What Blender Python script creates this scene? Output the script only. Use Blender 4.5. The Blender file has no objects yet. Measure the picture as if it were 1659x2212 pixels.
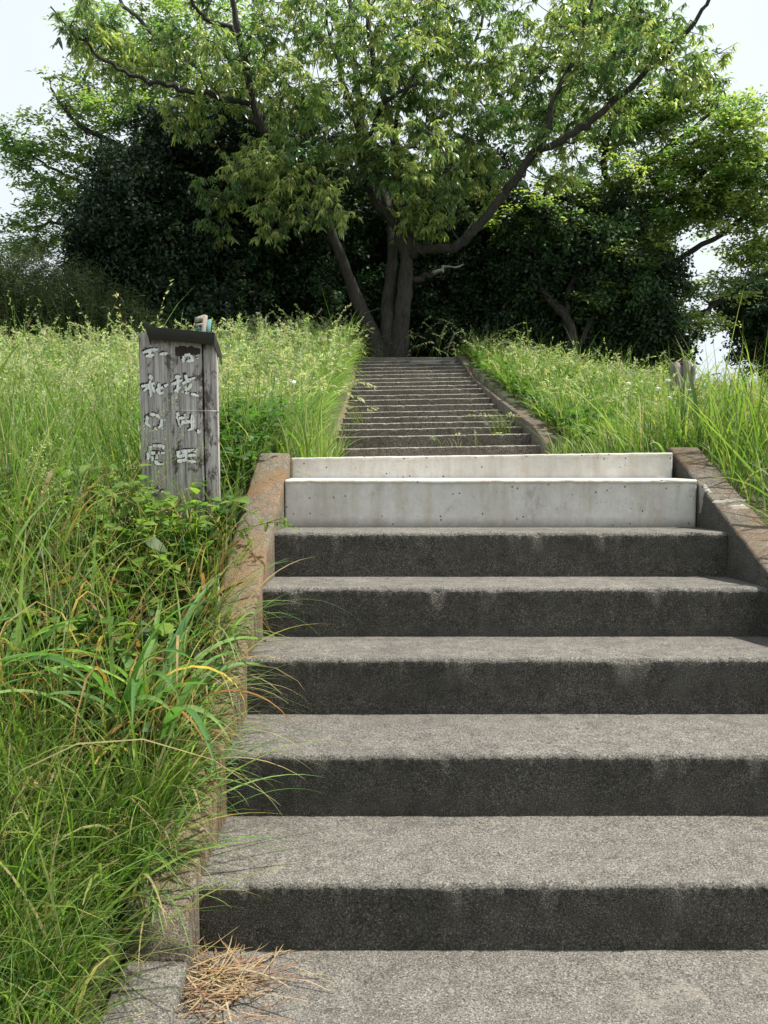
import bpy, math, random
import numpy as np
from mathutils import Vector
R = math.radians
rng = np.random.default_rng(7)
random.seed(7)
T = 0.30            # one tread of the lower flight, metres
F_PX, CX, CY, HY = 1750.0, 829.5, 1106.0, 1003.0
PITCH = math.atan((CY - HY) / F_PX)

# ------------------------------------------------------------------ camera
sc = bpy.context.scene
cam_d = bpy.data.cameras.new("camera")
cam = bpy.data.objects.new("camera", cam_d)
sc.collection.objects.link(cam)
sc.camera = cam
cam_d.sensor_fit = 'HORIZONTAL'; cam_d.sensor_width = 36.0
cam_d.lens = 36.0 * F_PX / 1659.0
cam_d.clip_start = 0.05; cam_d.clip_end = 3000
cam.location = (0, 0, 0)
YAW = math.atan(3.5 / F_PX)
cam.rotation_euler = (math.pi / 2 - PITCH, 0, -YAW)
# ------------------------------------------------------------------ sky and sun
SUN_EL, SUN_AZ = R(61), R(90)     # azimuth clockwise from the viewing direction (+Y)
w = bpy.data.worlds.new("World"); sc.world = w; w.use_nodes = True
nt = w.node_tree; nt.nodes.clear()
o_ = nt.nodes.new('ShaderNodeOutputWorld'); bg = nt.nodes.new('ShaderNodeBackground')
sky = nt.nodes.new('ShaderNodeTexSky'); sky.sky_type = 'NISHITA'; sky.sun_disc = False
sky.sun_elevation = SUN_EL; sky.sun_rotation = SUN_AZ
sky.dust_density = 3.0; sky.air_density = 1.0
tc = nt.nodes.new('ShaderNodeTexCoord'); ns = nt.nodes.new('ShaderNodeTexNoise')
ns.inputs['Scale'].default_value = 1.6; ns.inputs['Detail'].default_value = 4
rp = nt.nodes.new('ShaderNodeValToRGB')
rp.color_ramp.elements[0].position = 0.28; rp.color_ramp.elements[0].color = (0.74, 0.74, 0.74, 1)
rp.color_ramp.elements[1].position = 0.62; rp.color_ramp.elements[1].color = (0.97, 0.97, 0.97, 1)
mx = nt.nodes.new('ShaderNodeMix'); mx.data_type = 'RGBA'
mx.inputs[7].default_value = (5.5, 5.95, 6.2, 1)
nt.links.new(tc.outputs['Generated'], ns.inputs['Vector'])
nt.links.new(ns.outputs['Fac'], rp.inputs['Fac']); nt.links.new(rp.outputs['Color'], mx.inputs[0])
nt.links.new(sky.outputs['Color'], mx.inputs[6]); nt.links.new(mx.outputs[2], bg.inputs['Color'])
bg.inputs['Strength'].default_value = 0.105
nt.links.new(bg.outputs[0], o_.inputs['Surface'])
sun_d = bpy.data.lights.new("sun", 'SUN'); sun_d.energy = 4.6; sun_d.angle = R(1.6); sun_d.color = (1.0, 0.95, 0.86)
sun = bpy.data.objects.new("sun", sun_d); sc.collection.objects.link(sun)
sdir = Vector((math.sin(SUN_AZ) * math.cos(SUN_EL), math.cos(SUN_AZ) * math.cos(SUN_EL), math.sin(SUN_EL)))
sun.rotation_euler = sdir.to_track_quat('Z', 'Y').to_euler()
sc.view_settings.view_transform = 'Standard'; sc.view_settings.look = 'None'
sc.view_settings.exposure = 0.72; sc.view_settings.gamma = 1.0
sc.view_settings.use_curve_mapping = False

# ------------------------------------------------------------------ helpers
def W(x, y, d):
    """photo point (1659x2212 units) at forward distance d metres -> world point"""
    v = (CY - y) / F_PX; u = (x - CX + 3.5) / F_PX
    c, s = math.cos(PITCH), math.sin(PITCH)
    Y = c + v * s; Z = -s + v * c
    return np.array((u / Y * d, d, Z / Y * d))

def tag(o, label=None, cat=None, group=None, kind=None):
    if label: o["label"] = label
    if cat: o["category"] = cat
    if group: o["group"] = group
    if kind: o["kind"] = kind
    return o

def empty(name, loc, label=None, cat=None, group=None):
    o = bpy.data.objects.new(name, None); o.empty_display_size = 0.1
    sc.collection.objects.link(o); o.location = loc
    return tag(o, label, cat, group)

def link(name, me, mat, parent=None, smooth=False):
    o = bpy.data.objects.new(name, me); sc.collection.objects.link(o)
    if mat: me.materials.append(mat)
    if smooth: me.polygons.foreach_set('use_smooth', np.ones(len(me.polygons), bool))
    if parent:
        o.parent = parent
        o.location = -Vector(parent.location)   # mesh data is in world metres
        if parent.parent: o.location = (0, 0, 0)
    return o

def np_mesh(name, V, faces, col=None):
    """faces: list of (n,k) int arrays"""
    me = bpy.data.meshes.new(name)
    V = np.asarray(V, np.float32)
    me.vertices.add(len(V)); me.vertices.foreach_set('co', V.ravel())
    nl = sum(f.size for f in faces); npol = sum(len(f) for f in faces)
    me.loops.add(nl); me.polygons.add(npol)
    me.loops.foreach_set('vertex_index', np.concatenate([f.ravel() for f in faces]).astype(np.int32))
    tot = np.concatenate([np.full(len(f), f.shape[1]) for f in faces]).astype(np.int32)
    me.polygons.foreach_set('loop_start', np.concatenate([[0], np.cumsum(tot)[:-1]]).astype(np.int32))
    me.update(calc_edges=True); me.validate()
    if col is not None:
        a = me.color_attributes.new('Col', 'FLOAT_COLOR', 'POINT')
        c = np.ones((len(V), 4), np.float32); c[:, :3] = col
        a.data.foreach_set('color', c.ravel())
    return me

def nrm(a):
    return a / np.maximum(np.linalg.norm(a, axis=-1, keepdims=True), 1e-9)

# ------------------------------------------------------------------ materials
def mat_new(name):
    m = bpy.data.materials.new(name); m.use_nodes = True
    n = m.node_tree; b = n.nodes['Principled BSDF']
    return m, n, b

def node(n, typ, **kw):
    k = n.nodes.new(typ)
    for a, v in kw.items():
        if a in k.inputs: k.inputs[a].default_value = v
        else: setattr(k, a, v)
    return k

def ramp(n, src, stops):
    r = n.nodes.new('ShaderNodeValToRGB')
    el = r.color_ramp.elements
    while len(el) < len(stops): el.new(0.5)
    for e, (p, c) in zip(el, stops):
        e.position = p; e.color = (*c, 1) if len(c) == 3 else c
    n.links.new(src, r.inputs['Fac']); return r.outputs['Color']

def mixc(n, fac, a, b, mode='MIX'):
    m = n.nodes.new('ShaderNodeMix'); m.data_type = 'RGBA'; m.blend_type = mode
    for s, v in ((0, fac), (6, a), (7, b)):
        if isinstance(v, (int, float)): m.inputs[s].default_value = v
        elif isinstance(v, tuple): m.inputs[s].default_value = (*v, 1)
        else: n.links.new(v, m.inputs[s])
    return m.outputs[2]

def coords(n, scale=(1, 1, 1)):
    g = n.nodes.new('ShaderNodeNewGeometry')
    mp = n.nodes.new('ShaderNodeMapping'); mp.inputs['Scale'].default_value = scale
    n.links.new(g.outputs['Position'], mp.inputs['Vector']); return mp.outputs['Vector']

def noise(n, vec, scale, detail=4, rough=0.6, dist=0.0):
    k = node(n, 'ShaderNodeTexNoise', Scale=scale, Detail=detail, Roughness=rough, Distortion=dist)
    n.links.new(vec, k.inputs['Vector']); return k.outputs['Fac']

def vor(n, vec, scale, feature='F1', out='Distance', rand=1.0):
    k = node(n, 'ShaderNodeTexVoronoi', Scale=scale, feature=feature, Randomness=rand)
    n.links.new(vec, k.inputs['Vector']); return k.outputs[out]

def bump(n, b, h, strength, dist=0.01, prev=None):
    k = node(n, 'ShaderNodeBump', Strength=strength, Distance=dist)
    n.links.new(h, k.inputs['Height'])
    if prev: n.links.new(prev, k.inputs['Normal'])
    n.links.new(k.outputs['Normal'], b.inputs['Normal']); return k.outputs['Normal']

def concrete(name, lo, hi, speck=0.5, rust=None, cracks=False, pit=1.0, grain=240, gmax=2.0, streak=False):
    m, n, b = mat_new(name); v = coords(n)
    big = noise(n, v, 2.3, 6, 0.65); mid = noise(n, v, 19, 5, 0.7)
    c = ramp(n, big, [(0.30, lo), (0.72, hi)])
    c = mixc(n, 0.55, c, ramp(n, mid, [(0.28, tuple(x * .55 for x in lo)), (0.55, hi), (0.75, tuple(min(1, x * 1.25) for x in hi))]))
    ag = noise(n, v, grain, 2, 0.8)
    c = mixc(n, 1.0, c, ramp(n, ag, [(0.33, (0.22, 0.22, 0.21)), (0.47, (0.85, 0.85, 0.85)), (0.56, (1.1, 1.1, 1.08)), (0.70, (gmax, gmax, gmax * .97))]), 'MULTIPLY')
    a2 = noise(n, v, grain * .4, 3, 0.7)
    c = mixc(n, 0.45, c, ramp(n, a2, [(0.34, (0.5, 0.5, 0.5)), (0.5, (1, 1, 1)), (0.66, (1.5, 1.48, 1.42))]), 'MULTIPLY')
    vc = node(n, 'ShaderNodeTexVoronoi', Scale=grain * .9); n.links.new(v, vc.inputs['Vector'])
    sep = n.nodes.new('ShaderNodeSeparateColor'); n.links.new(vc.outputs['Color'], sep.inputs[0])
    pick = ramp(n, sep.outputs[0], [(0.93, (0, 0, 0)), (0.97, (speck,) * 3)])
    core = ramp(n, vc.outputs['Distance'], [(0.25, (1, 1, 1)), (0.42, (0, 0, 0))])
    pc = mixc(n, 1.0, pick, core, 'MULTIPLY')
    c = mixc(n, pc, c, (0.42, 0.40, 0.36))
    if rust:
        rm = ramp(n, noise(n, v, 3.1, 8, 0.7, 0.6), [(0.46, (0, 0, 0)), (0.66, (0.8, 0.8, 0.8))])
        c = mixc(n, rm, c, rust)
        sp = ramp(n, noise(n, v, 14, 3, 0.5), [(0.66, (0, 0, 0)), (0.74, (0.5, 0.5, 0.5))])
        c = mixc(n, sp, c, (0.24, 0.10, 0.03))
    if cracks:
        wv = n.nodes.new('ShaderNodeVectorMath'); wv.operation = 'ADD'
        nz = node(n, 'ShaderNodeTexNoise', Scale=7.0, Detail=5); n.links.new(v, nz.inputs['Vector'])
        sc_ = n.nodes.new('ShaderNodeVectorMath'); sc_.operation = 'SCALE'; sc_.inputs['Scale'].default_value = 0.16
        n.links.new(nz.outputs['Color'], sc_.inputs[0]); n.links.new(v, wv.inputs[0]); n.links.new(sc_.outputs[0], wv.inputs[1])
        cr = vor(n, wv.outputs[0], 2.6, 'DISTANCE_TO_EDGE')
        line = ramp(n, cr, [(0.0, (1, 1, 1)), (0.011, (0, 0, 0))])
        msk = ramp(n, noise(n, v, 3.3, 2), [(0.50, (0, 0, 0)), (0.58, (0.42, 0.42, 0.42))])
        lm = mixc(n, 1.0, line, msk, 'MULTIPLY')
        c = mixc(n, lm, c, (0.28, 0.26, 0.22))
    if streak:      # lime runs and algae running down the face
        dr = noise(n, coords(n, (14, 1, 0.9)), 1.0, 6, 0.75, 0.4)
        c = mixc(n, ramp(n, dr, [(0.54, (0, 0, 0)), (0.74, (0.4, 0.4, 0.4))]), c, (0.135, 0.13, 0.118))
        al = noise(n, coords(n, (3.2, 1, 4.5)), 1.4, 6, 0.7)
        c = mixc(n, ramp(n, al, [(0.50, (0, 0, 0)), (0.68, (0.28, 0.28, 0.28))]), c, (0.022, 0.023, 0.017))
    st_ = ramp(n, noise(n, v, 0.9, 7, 0.72, 0.5), [(0.50, (0, 0, 0)), (0.64, (0.38, 0.38, 0.38))])
    c = mixc(n, st_, c, tuple(x * .62 for x in lo))
    n.links.new(c, b.inputs['Base Color'])
    b.inputs['Roughness'].default_value = 0.92; b.inputs['Specular IOR Level'].default_value = 0.25
    p = bump(n, b, ag, 0.9 * pit, 0.004)
    bump(n, b, mid, 0.35, 0.01, p)
    return m

M = {}
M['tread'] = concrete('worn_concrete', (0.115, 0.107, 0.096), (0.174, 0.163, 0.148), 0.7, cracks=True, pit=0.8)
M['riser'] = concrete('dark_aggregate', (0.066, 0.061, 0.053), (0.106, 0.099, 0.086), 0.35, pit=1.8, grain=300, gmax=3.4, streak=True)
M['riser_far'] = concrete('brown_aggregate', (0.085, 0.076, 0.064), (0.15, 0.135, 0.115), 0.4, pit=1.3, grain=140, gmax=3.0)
M['tread_far'] = concrete('pale_lit_edge_tread', (0.24, 0.225, 0.20), (0.38, 0.36, 0.32), 0.4, grain=150)  # raised pale: light caught on the far step edges is in the colour
M['stringer'] = concrete('rusty_concrete', (0.115, 0.095, 0.072), (0.19, 0.165, 0.13), 0.7, rust=(0.20, 0.108, 0.045))
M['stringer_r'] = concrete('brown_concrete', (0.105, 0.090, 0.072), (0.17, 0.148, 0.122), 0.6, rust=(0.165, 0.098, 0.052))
M['coping'] = concrete('stained_concrete', (0.11, 0.10, 0.08), (0.24, 0.22, 0.18), 0.3)
M['dark_wall'] = M['riser']

def white_conc():
    m, n, b = mat_new('white_painted_concrete'); v = coords(n)
    c = ramp(n, noise(n, v, 2.2, 6, 0.7), [(0.3, (0.50, 0.48, 0.44)), (0.7, (0.66, 0.64, 0.60))])
    st = ramp(n, noise(n, coords(n, (9, 9, 1.3)), 1.5, 6, 0.7), [(0.46, (0, 0, 0)), (0.70, (0.55, 0.55, 0.55))])
    c = mixc(n, st, c, (0.36, 0.29, 0.21))
    mo = ramp(n, noise(n, v, 5.5, 8, 0.75, 0.4), [(0.57, (0, 0, 0)), (0.72, (0.7, 0.7, 0.7))])
    c = mixc(n, mo, c, (0.13, 0.13, 0.12))
    vc = node(n, 'ShaderNodeTexVoronoi', Scale=42.0); n.links.new(v, vc.inputs['Vector'])
    sep = n.nodes.new('ShaderNodeSeparateColor'); n.links.new(vc.outputs['Color'], sep.inputs[0])
    pk = ramp(n, sep.outputs[0], [(0.72, (0, 0, 0)), (0.74, (1, 1, 1))])
    co = ramp(n, vc.outputs['Distance'], [(0.10, (1, 1, 1)), (0.17, (0, 0, 0))])
    ho = mixc(n, 1.0, pk, co, 'MULTIPLY')
    c = mixc(n, ho, c, (0.08, 0.075, 0.065))
    v3 = node(n, 'ShaderNodeTexVoronoi', Scale=85.0); n.links.new(v, v3.inputs['Vector'])
    s3 = n.nodes.new('ShaderNodeSeparateColor'); n.links.new(v3.outputs['Color'], s3.inputs[0])
    h3 = mixc(n, 1.0, ramp(n, s3.outputs[1], [(0.62, (0, 0, 0)), (0.66, (1, 1, 1))]), ramp(n, v3.outputs['Distance'], [(0.10, (1, 1, 1)), (0.22, (0, 0, 0))]), 'MULTIPLY')
    h3 = mixc(n, 1.0, h3, ramp(n, noise(n, v, 4.5, 4), [(0.48, (0, 0, 0)), (0.62, (1, 1, 1))]), 'MULTIPLY')
    c = mixc(n, h3, c, (0.16, 0.15, 0.13))
    c = mixc(n, 0.5, c, ramp(n, noise(n, v, 28, 6, .75), [(0.3, (0.75, 0.74, 0.72)), (0.7, (1.12, 1.12, 1.1))]), 'MULTIPLY')
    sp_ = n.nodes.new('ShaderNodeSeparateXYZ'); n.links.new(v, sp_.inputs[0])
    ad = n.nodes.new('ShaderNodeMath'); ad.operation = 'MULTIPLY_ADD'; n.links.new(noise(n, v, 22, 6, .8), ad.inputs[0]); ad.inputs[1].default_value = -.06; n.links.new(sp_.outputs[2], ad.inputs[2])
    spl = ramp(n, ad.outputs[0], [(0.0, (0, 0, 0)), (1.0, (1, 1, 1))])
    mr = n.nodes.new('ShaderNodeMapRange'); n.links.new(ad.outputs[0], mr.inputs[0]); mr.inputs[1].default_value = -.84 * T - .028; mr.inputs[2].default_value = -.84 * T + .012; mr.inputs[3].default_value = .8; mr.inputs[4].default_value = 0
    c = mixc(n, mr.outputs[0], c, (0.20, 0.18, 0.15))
    n.links.new(c, b.inputs['Base Color']); b.inputs['Roughness'].default_value = 0.85
    inv = n.nodes.new('ShaderNodeInvert'); n.links.new(ho, inv.inputs['Color'])
    p = bump(n, b, inv.outputs[0], 0.8, 0.004)
    bump(n, b, noise(n, v, 60, 4), 0.25, 0.004, p)
    return m
M['white'] = white_conc()

def simple(name, col, rough=0.8, var=0.3, scale=8, bmp=0.3, metal=0.0, stretch=(1, 1, 1)):
    m, n, b = mat_new(name); v = coords(n, stretch)
    f = noise(n, v, scale, 6, 0.7)
    c = ramp(n, f, [(0.25, tuple(x * (1 - var) for x in col)), (0.75, tuple(min(1, x * (1 + var)) for x in col))])
    n.links.new(c, b.inputs['Base Color']); b.inputs['Roughness'].default_value = rough
    b.inputs['Metallic'].default_value = metal
    if bmp: bump(n, b, f, bmp, 0.01)
    return m

def leafmat(name, trans=0.38, rough=0.5, tmul=(1.25, 1.45, 0.5), spec=0.4):
    m, n, b = mat_new(name)
    a = n.nodes.new('ShaderNodeAttribute'); a.attribute_name = 'Col'
    v = coords(n)
    c = mixc(n, 0.6, a.outputs['Color'], ramp(n, noise(n, v, 30, 3), [(0.3, (0.7, 0.72, 0.7)), (0.7, (1.3, 1.25, 1.2))]), 'MULTIPLY')
    n.links.new(c, b.inputs['Base Color']); b.inputs['Roughness'].default_value = rough
    b.inputs['Specular IOR Level'].default_value = spec
    t = n.nodes.new('ShaderNodeBsdfTranslucent')
    n.links.new(mixc(n, 1.0, c, tmul, 'MULTIPLY'), t.inputs['Color'])
    ms = n.nodes.new('ShaderNodeMixShader'); ms.inputs[0].default_value = trans
    n.links.new(b.outputs[0], ms.inputs[1]); n.links.new(t.outputs[0], ms.inputs[2])
    out = n.nodes['Material Output']; n.links.new(ms.outputs[0], out.inputs['Surface'])
    return m
M['leaf'] = leafmat('glossy_leaf', 0.48, 0.30, (1.4, 1.55, .8), spec=0.75)
M['leaf_dark'] = leafmat('dark_evergreen_leaf', 0.15, 0.5, (1.1, 1.3, 0.6), spec=0.3)
M['grass'] = leafmat('grass_blade', 0.5, 0.5, (1.3, 1.45, 0.7))
M['straw'] = leafmat('dry_straw', 0.25, 0.7, (1.1, 1.0, 0.8), 0.2)

def bark(name, lo, hi, sc_=22):
    m, n, b = mat_new(name); v = coords(n, (1, 1, 0.28))
    f = noise(n, v, sc_, 7, 0.7, 0.3); g = noise(n, coords(n), 3, 4)
    c = mixc(n, 0.5, ramp(n, f, [(0.42, lo), (0.60, hi)]), ramp(n, g, [(0.3, lo), (0.7, hi)]))
    n.links.new(c, b.inputs['Base Color']); b.inputs['Roughness'].default_value = 0.9
    bump(n, b, f, 1.0, 0.03); return m
M['bark'] = bark('ridged_bark', (0.008, 0.007, 0.006), (0.062, 0.053, 0.045), 26)
M['bark_pale'] = bark('pale_bark', (0.02, 0.018, 0.016), (0.07, 0.063, 0.055))
M['soil'] = simple('soil_under_grass', (0.055, 0.060, 0.025), 0.95, 0.5, 9, 0.6)

def wood_mat():
    m, n, b = mat_new('weathered_painted_timber')
    tcn = n.nodes.new('ShaderNodeTexCoord')
    def co(s):
        mp = n.nodes.new('ShaderNodeMapping'); mp.inputs['Scale'].default_value = s
        n.links.new(tcn.outputs['Object'], mp.inputs['Vector']); return mp.outputs['Vector']
    g = noise(n, co((1, 1, 0.03)), 85, 7, 0.8, 0.1)
    g2 = noise(n, co((1, 1, 0.06)), 45, 5, 0.7, 0.3)
    c = ramp(n, g, [(0.37, (0.035, 0.026, 0.022)), (0.45, (0.26, 0.235, 0.225)), (0.58, (0.58, 0.54, 0.53))])
    c = mixc(n, 0.3, c, ramp(n, g2, [(0.32, (0.14, 0.12, 0.105)), (0.65, (0.38, 0.35, 0.335))]))
    pt = noise(n, co((1, 1, 0.55)), 15, 8, 0.75, 0.5)
    c = mixc(n, ramp(n, pt, [(0.535, (0, 0, 0)), (0.60, (0.85, 0.85, 0.85))]), c, (0.045, 0.028, 0.018))
    n.links.new(c, b.inputs['Base Color']); b.inputs['Roughness'].default_value = 0.9
    p = bump(n, b, g, 1.0, 0.004); bump(n, b, pt, 0.5, 0.004, p)
    return m
M['wood'] = wood_mat()
def paint_mat():
    m, n, b = mat_new('flaking_white_paint')
    f = noise(n, coords(n, (1, 1, .07)), 230, 5, .8)
    n.links.new(ramp(n, f, [(.31, (.09, .075, .07)), (.40, (.50, .49, .48)), (.50, (.84, .84, .83))]), b.inputs['Base Color'])
    b.inputs['Roughness'].default_value = .85; bump(n, b, f, .8, .003); return m
M['paint'] = paint_mat()
M['groove_dark'] = simple('groove_shade_and_stain', (0.035, 0.024, 0.018), 0.9, 0.4, 90, 0.4)  # groove shade held as a dark colour; also the stain and backing board
M['cap'] = simple('dark_brown_sheet_metal', (0.020, 0.016, 0.016), 0.5, 0.12, 14, 0.03)
M['wire'] = simple('galvanised_wire', (0.5, 0.48, 0.46), 0.4, 0.2, 60, 0.0, 0.7)
M['teal'] = simple('faded_teal_board', (0.10, 0.24, 0.24), 0.75, 0.3, 20, 0.2)
M['greywood'] = simple('grey_weathered_wood', (0.30, 0.26, 0.22), 0.9, 0.4, 60, 0.8, stretch=(1, 1, 0.1))
M['stump'] = bark('split_stump_wood', (0.10, 0.085, 0.07), (0.42, 0.38, 0.34), 30)

# ------------------------------------------------------------------ terrain
XL, XR = -1.314 * T, 4.22 * T           # inner faces of the two side walls
WW = 0.45 * T
XLo, XRo = XL - WW, XR + WW
DEN = 5.33                              # where the side walls end towards the viewer
Pd = np.array([-30, -3, 0, 3, 5.3, 8.9, 11.9, 14, 19, 22, 45, 55, 130, 220, 500, 1700]) * T
Pz = np.array([-9.5, -6.6, -5.7, -4.2, -3.12, -1.34, .02, .10, .35, .80, 5.80, 6.25, 6.5, -4, -40, -60]) * T
NEAR = dict(A=(5.64, -3.0, -3.5, .012), B=(6.69, -2.44, -2.97, .012), C=(7.75, -1.876, -2.425, .012), D=(8.81, -1.352, -1.89, .012),
            E=(9.84, -.828, -1.37, .012), F=(10.82, -.205, -.84, .01), G=(11.60, .095, -.19, .01))
FY = [943.9, 928.4, 915.5, 902.7, 891, 877.7, 864.8, 855, 843.8, 835.7, 827, 818.6, 810, 802.5, 794.7, 787.3, 781]
FY = [969.2] + FY
FAR = []
for j, yy in enumerate(FY):
    d = 21.7 + 1.41 * j
    FAR.append((d, W(830, yy, d * T)[2]))
TOPD = 21.7 + 1.41 * len(FY)
TOPZ = W(830, 771.4, TOPD * T)[2]

def bumps(x, y):
    return (0.035 * np.sin(x * 2.1 + 1.3) * np.sin(y * 1.7) + 0.03 * np.sin(x * 4.3 + y * 3.1)
            + 0.10 * np.sin(x * .7 + 2) * np.sin(y * .5 + 1) * np.clip((y - 5) / 6, 0, 1))

def bank(x, y):
    z = np.interp(y, Pd, Pz)
    r = np.clip(x - XRo, 0, None); l = np.clip(XLo - x, 0, None)
    k = np.clip((y / T - 11) / 25, 0, 1)
    z = z - (0.02 + 0.13 * k) * r - 0.0045 * r ** 2 * k
    z = z + 0.02 * l * (1 - k) - 0.012 * l * k
    z = np.where((y < DEN * T) & (x < 0), np.minimum(z, -3.54 * T + l * .55 + np.clip(DEN * T - y, 0, 9) * 0), z)
    edge = np.clip(np.maximum(r, l) / 0.5, 0, 1)
    return z + bumps(x, y) * edge

def in_corridor(x, y):
    lo = np.where(y < (DEN + .3) * T, -1.79 * T, XL - .17 * T); hi = np.where(y < (DEN + .3) * T, XRo + .4 * T, XR + .17 * T)
    return (x > lo) & (x < hi) & (y < (TOPD + .35) * T)

def stair_floor(y):
    ds = [-30, 0, 1.2, 2.4, 3.6, 5.3] + [v[0] for v in NEAR.values()] + [20] + [f[0] for f in FAR] + [TOPD + 1]
    zs = [-9, -5.6, -5, -4.5, -4, -3.6] + [v[1] - .6 for v in NEAR.values()] + [0] + [f[1] / T - .5 for f in FAR] + [TOPZ / T - 1]
    return np.interp(y / T, ds, zs) * T - 0.22

def terrain():
    xs = np.concatenate([[-400, -200, -100, -60, -40, -28, -20], np.arange(-16, -.7, .16), [-.655, -.635],
                         np.linspace(XLo - .01, XLo + .02, 2), [XL - .18 * T, XL - .16 * T, -1.80 * T, -1.775 * T, 0, .5, XR + .16 * T, XR + .18 * T, XRo - .02, XRo + .01, XRo + .4 * T - .005, XRo + .4 * T + .01],
                         np.arange(1.65, 16, .16), [20, 28, 40, 60, 100, 200, 400]])
    xs = np.unique(np.round(xs, 4))
    ys = np.unique(np.round(np.concatenate([[-30, -10, -4], np.arange(-2, (DEN - .1) * T, .12), [(DEN + .29) * T, (DEN + .31) * T], np.arange(DEN * T + .2, 13.8, .12),
                         [(TOPD + .33) * T, (TOPD + .37) * T], np.arange(14.3, 22, .3), [25, 30, 36, 42, 50, 60, 75, 100, 150, 250, 500]]), 4))
    Xg, Yg = np.meshgrid(xs, ys)
    Z = bank(Xg, Yg); c = in_corridor(Xg, Yg)
    Z = np.where(c, stair_floor(Yg), Z)
    V = np.stack([Xg, Yg, Z], -1).reshape(-1, 3)
    nx, ny = len(xs), len(ys)
    i = np.arange(ny - 1)[:, None] * nx + np.arange(nx - 1)[None]
    i = i.ravel()
    me = np_mesh('ground', V, [np.stack([i, i + 1, i + nx + 1, i + nx], 1)])
    tag(link('ground', me, M['soil']), 'dark soil of the grassy hillside under the grass', kind='structure')
terrain()

# ------------------------------------------------------------------ stairs
def wob(x, seed, amp):
    return amp * (np.sin(x * 7.3 + seed) * .4 + np.sin(x * 17.1 + seed * 2.3) * .3 + np.sin(x * 41 + seed * 5) * .2 + np.sin(x * 97 + seed * 3) * .15)

def step(name, parent, x0, x1, d, z, zb, und, dback, zback, mt, mr, seed, n=220, amp=.004, ztilt=0., label=None, lip=0.0, drop=.12, bev=.012):
    """one step: tread from the back to the nosing, rounded ragged nosing, riser down; nosing at depth d"""
    xs = np.linspace(x0, x1, n)
    y, yb, ybk = d * T, (d + und) * T, dback * T
    z0, zb0, zk = z * T, zb * T, zback * T
    r = bev
    jit = np.random.default_rng(int(seed * 100) + 5)
    e = wob(xs, seed, amp); e2 = wob(xs, seed + 9, amp * .8); hf = jit.normal(0, amp * .35, n); hf2 = jit.normal(0, amp * .35, n)
    chip = np.zeros(n)
    for _ in range(int((x1 - x0) * 5)):
        c0 = jit.uniform(x0, x1); wdt = jit.uniform(.008, .03)
        chip += jit.uniform(.3, 1) * amp * 1.6 * np.exp(-((xs - c0) / wdt) ** 2)
    tl = ztilt * T * (xs - x0) / (x1 - x0)
    prof = [  # (y, z, material)
        (ybk + 0 * xs, zk + 0 * xs + tl), (y + .5 * (ybk - y) + 0 * xs, .5 * (z0 + zk) + e2 * .4 + tl),
        (y + .05 + 0 * xs, z0 + e2 * .5 + tl), (y + r + e, z0 + e2 * .6 + tl - chip * .5), (y + r * .3 + e + hf + chip, z0 - r * .28 + e2 + hf2 + tl - chip),
        (y + e + hf + chip, z0 - r + e2 + hf2 - chip + tl), (y + e * .7 + .002, z0 - r * 2.4 + tl * .9),
        (y + .5 * (yb - y) + e * .3, .5 * (z0 + zb0) + 0 * xs), (yb + 0 * xs, zb0 + 0 * xs), (yb + 0 * xs, zb0 - drop + 0 * xs)]
    P = np.stack([np.stack([xs, a, b], -1) for a, b in prof])   # (k,n,3)
    k = len(prof); V = P.reshape(-1, 3)
    q = (np.arange(k - 1)[:, None] * n + np.arange(n - 1)[None]).ravel()
    Fq = np.stack([q, q + n, q + n + 1, q + 1], 1)
    # close the block: back corner low
    bb = len(V); V = np.vstack([V, [[x0, ybk, zb0 - drop], [x1, ybk, zb0 - drop]]])
    left = np.array([[*(np.arange(k) * n), bb]]); right = np.array([[*(np.arange(k) * n + n - 1)[::-1], bb + 1][::1]])
    me = np_mesh(name, V, [Fq, left[:, ::-1], right[:, ::-1]])
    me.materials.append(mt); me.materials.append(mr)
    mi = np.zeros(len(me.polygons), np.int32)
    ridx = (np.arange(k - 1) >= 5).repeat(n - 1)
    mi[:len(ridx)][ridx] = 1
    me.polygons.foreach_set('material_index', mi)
    o = bpy.data.objects.new(name, me); sc.collection.objects.link(o); o.parent = parent
    o.location = -Vector(parent.location)
    if label: o['label'] = label
    return o

low = empty('concrete_stairs', (0.45, 3.0, -.8), 'near flight of dark concrete steps topped by two white painted risers', 'stairs')
names = list(NEAR)
for i, k in enumerate(names):
    d, z, zb, und = NEAR[k]
    wht = k in 'FG'
    if i + 1 < len(names):
        nd = NEAR[names[i + 1]]; db, zk = nd[0] + nd[3] + .02, nd[2] - .004
    else:
        db, zk = 21.75, .02
    lab = {'F': 'white painted riser, lower and taller of the two', 'G': 'white painted riser, upper and shorter of the two'}.get(k)
    x0, x1 = (XL - .004, XR + .004) if k not in 'G' else (XL + .006, 4.15 * T)
    if k == 'F': x0, x1 = XL + .004, XR - .006
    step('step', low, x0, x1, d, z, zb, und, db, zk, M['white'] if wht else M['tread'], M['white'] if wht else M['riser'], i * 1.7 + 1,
         amp=.0022 if wht else .0042, ztilt=(.075 if k == 'G' else 0), label=lab, bev=.007 if wht else .012)
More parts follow.
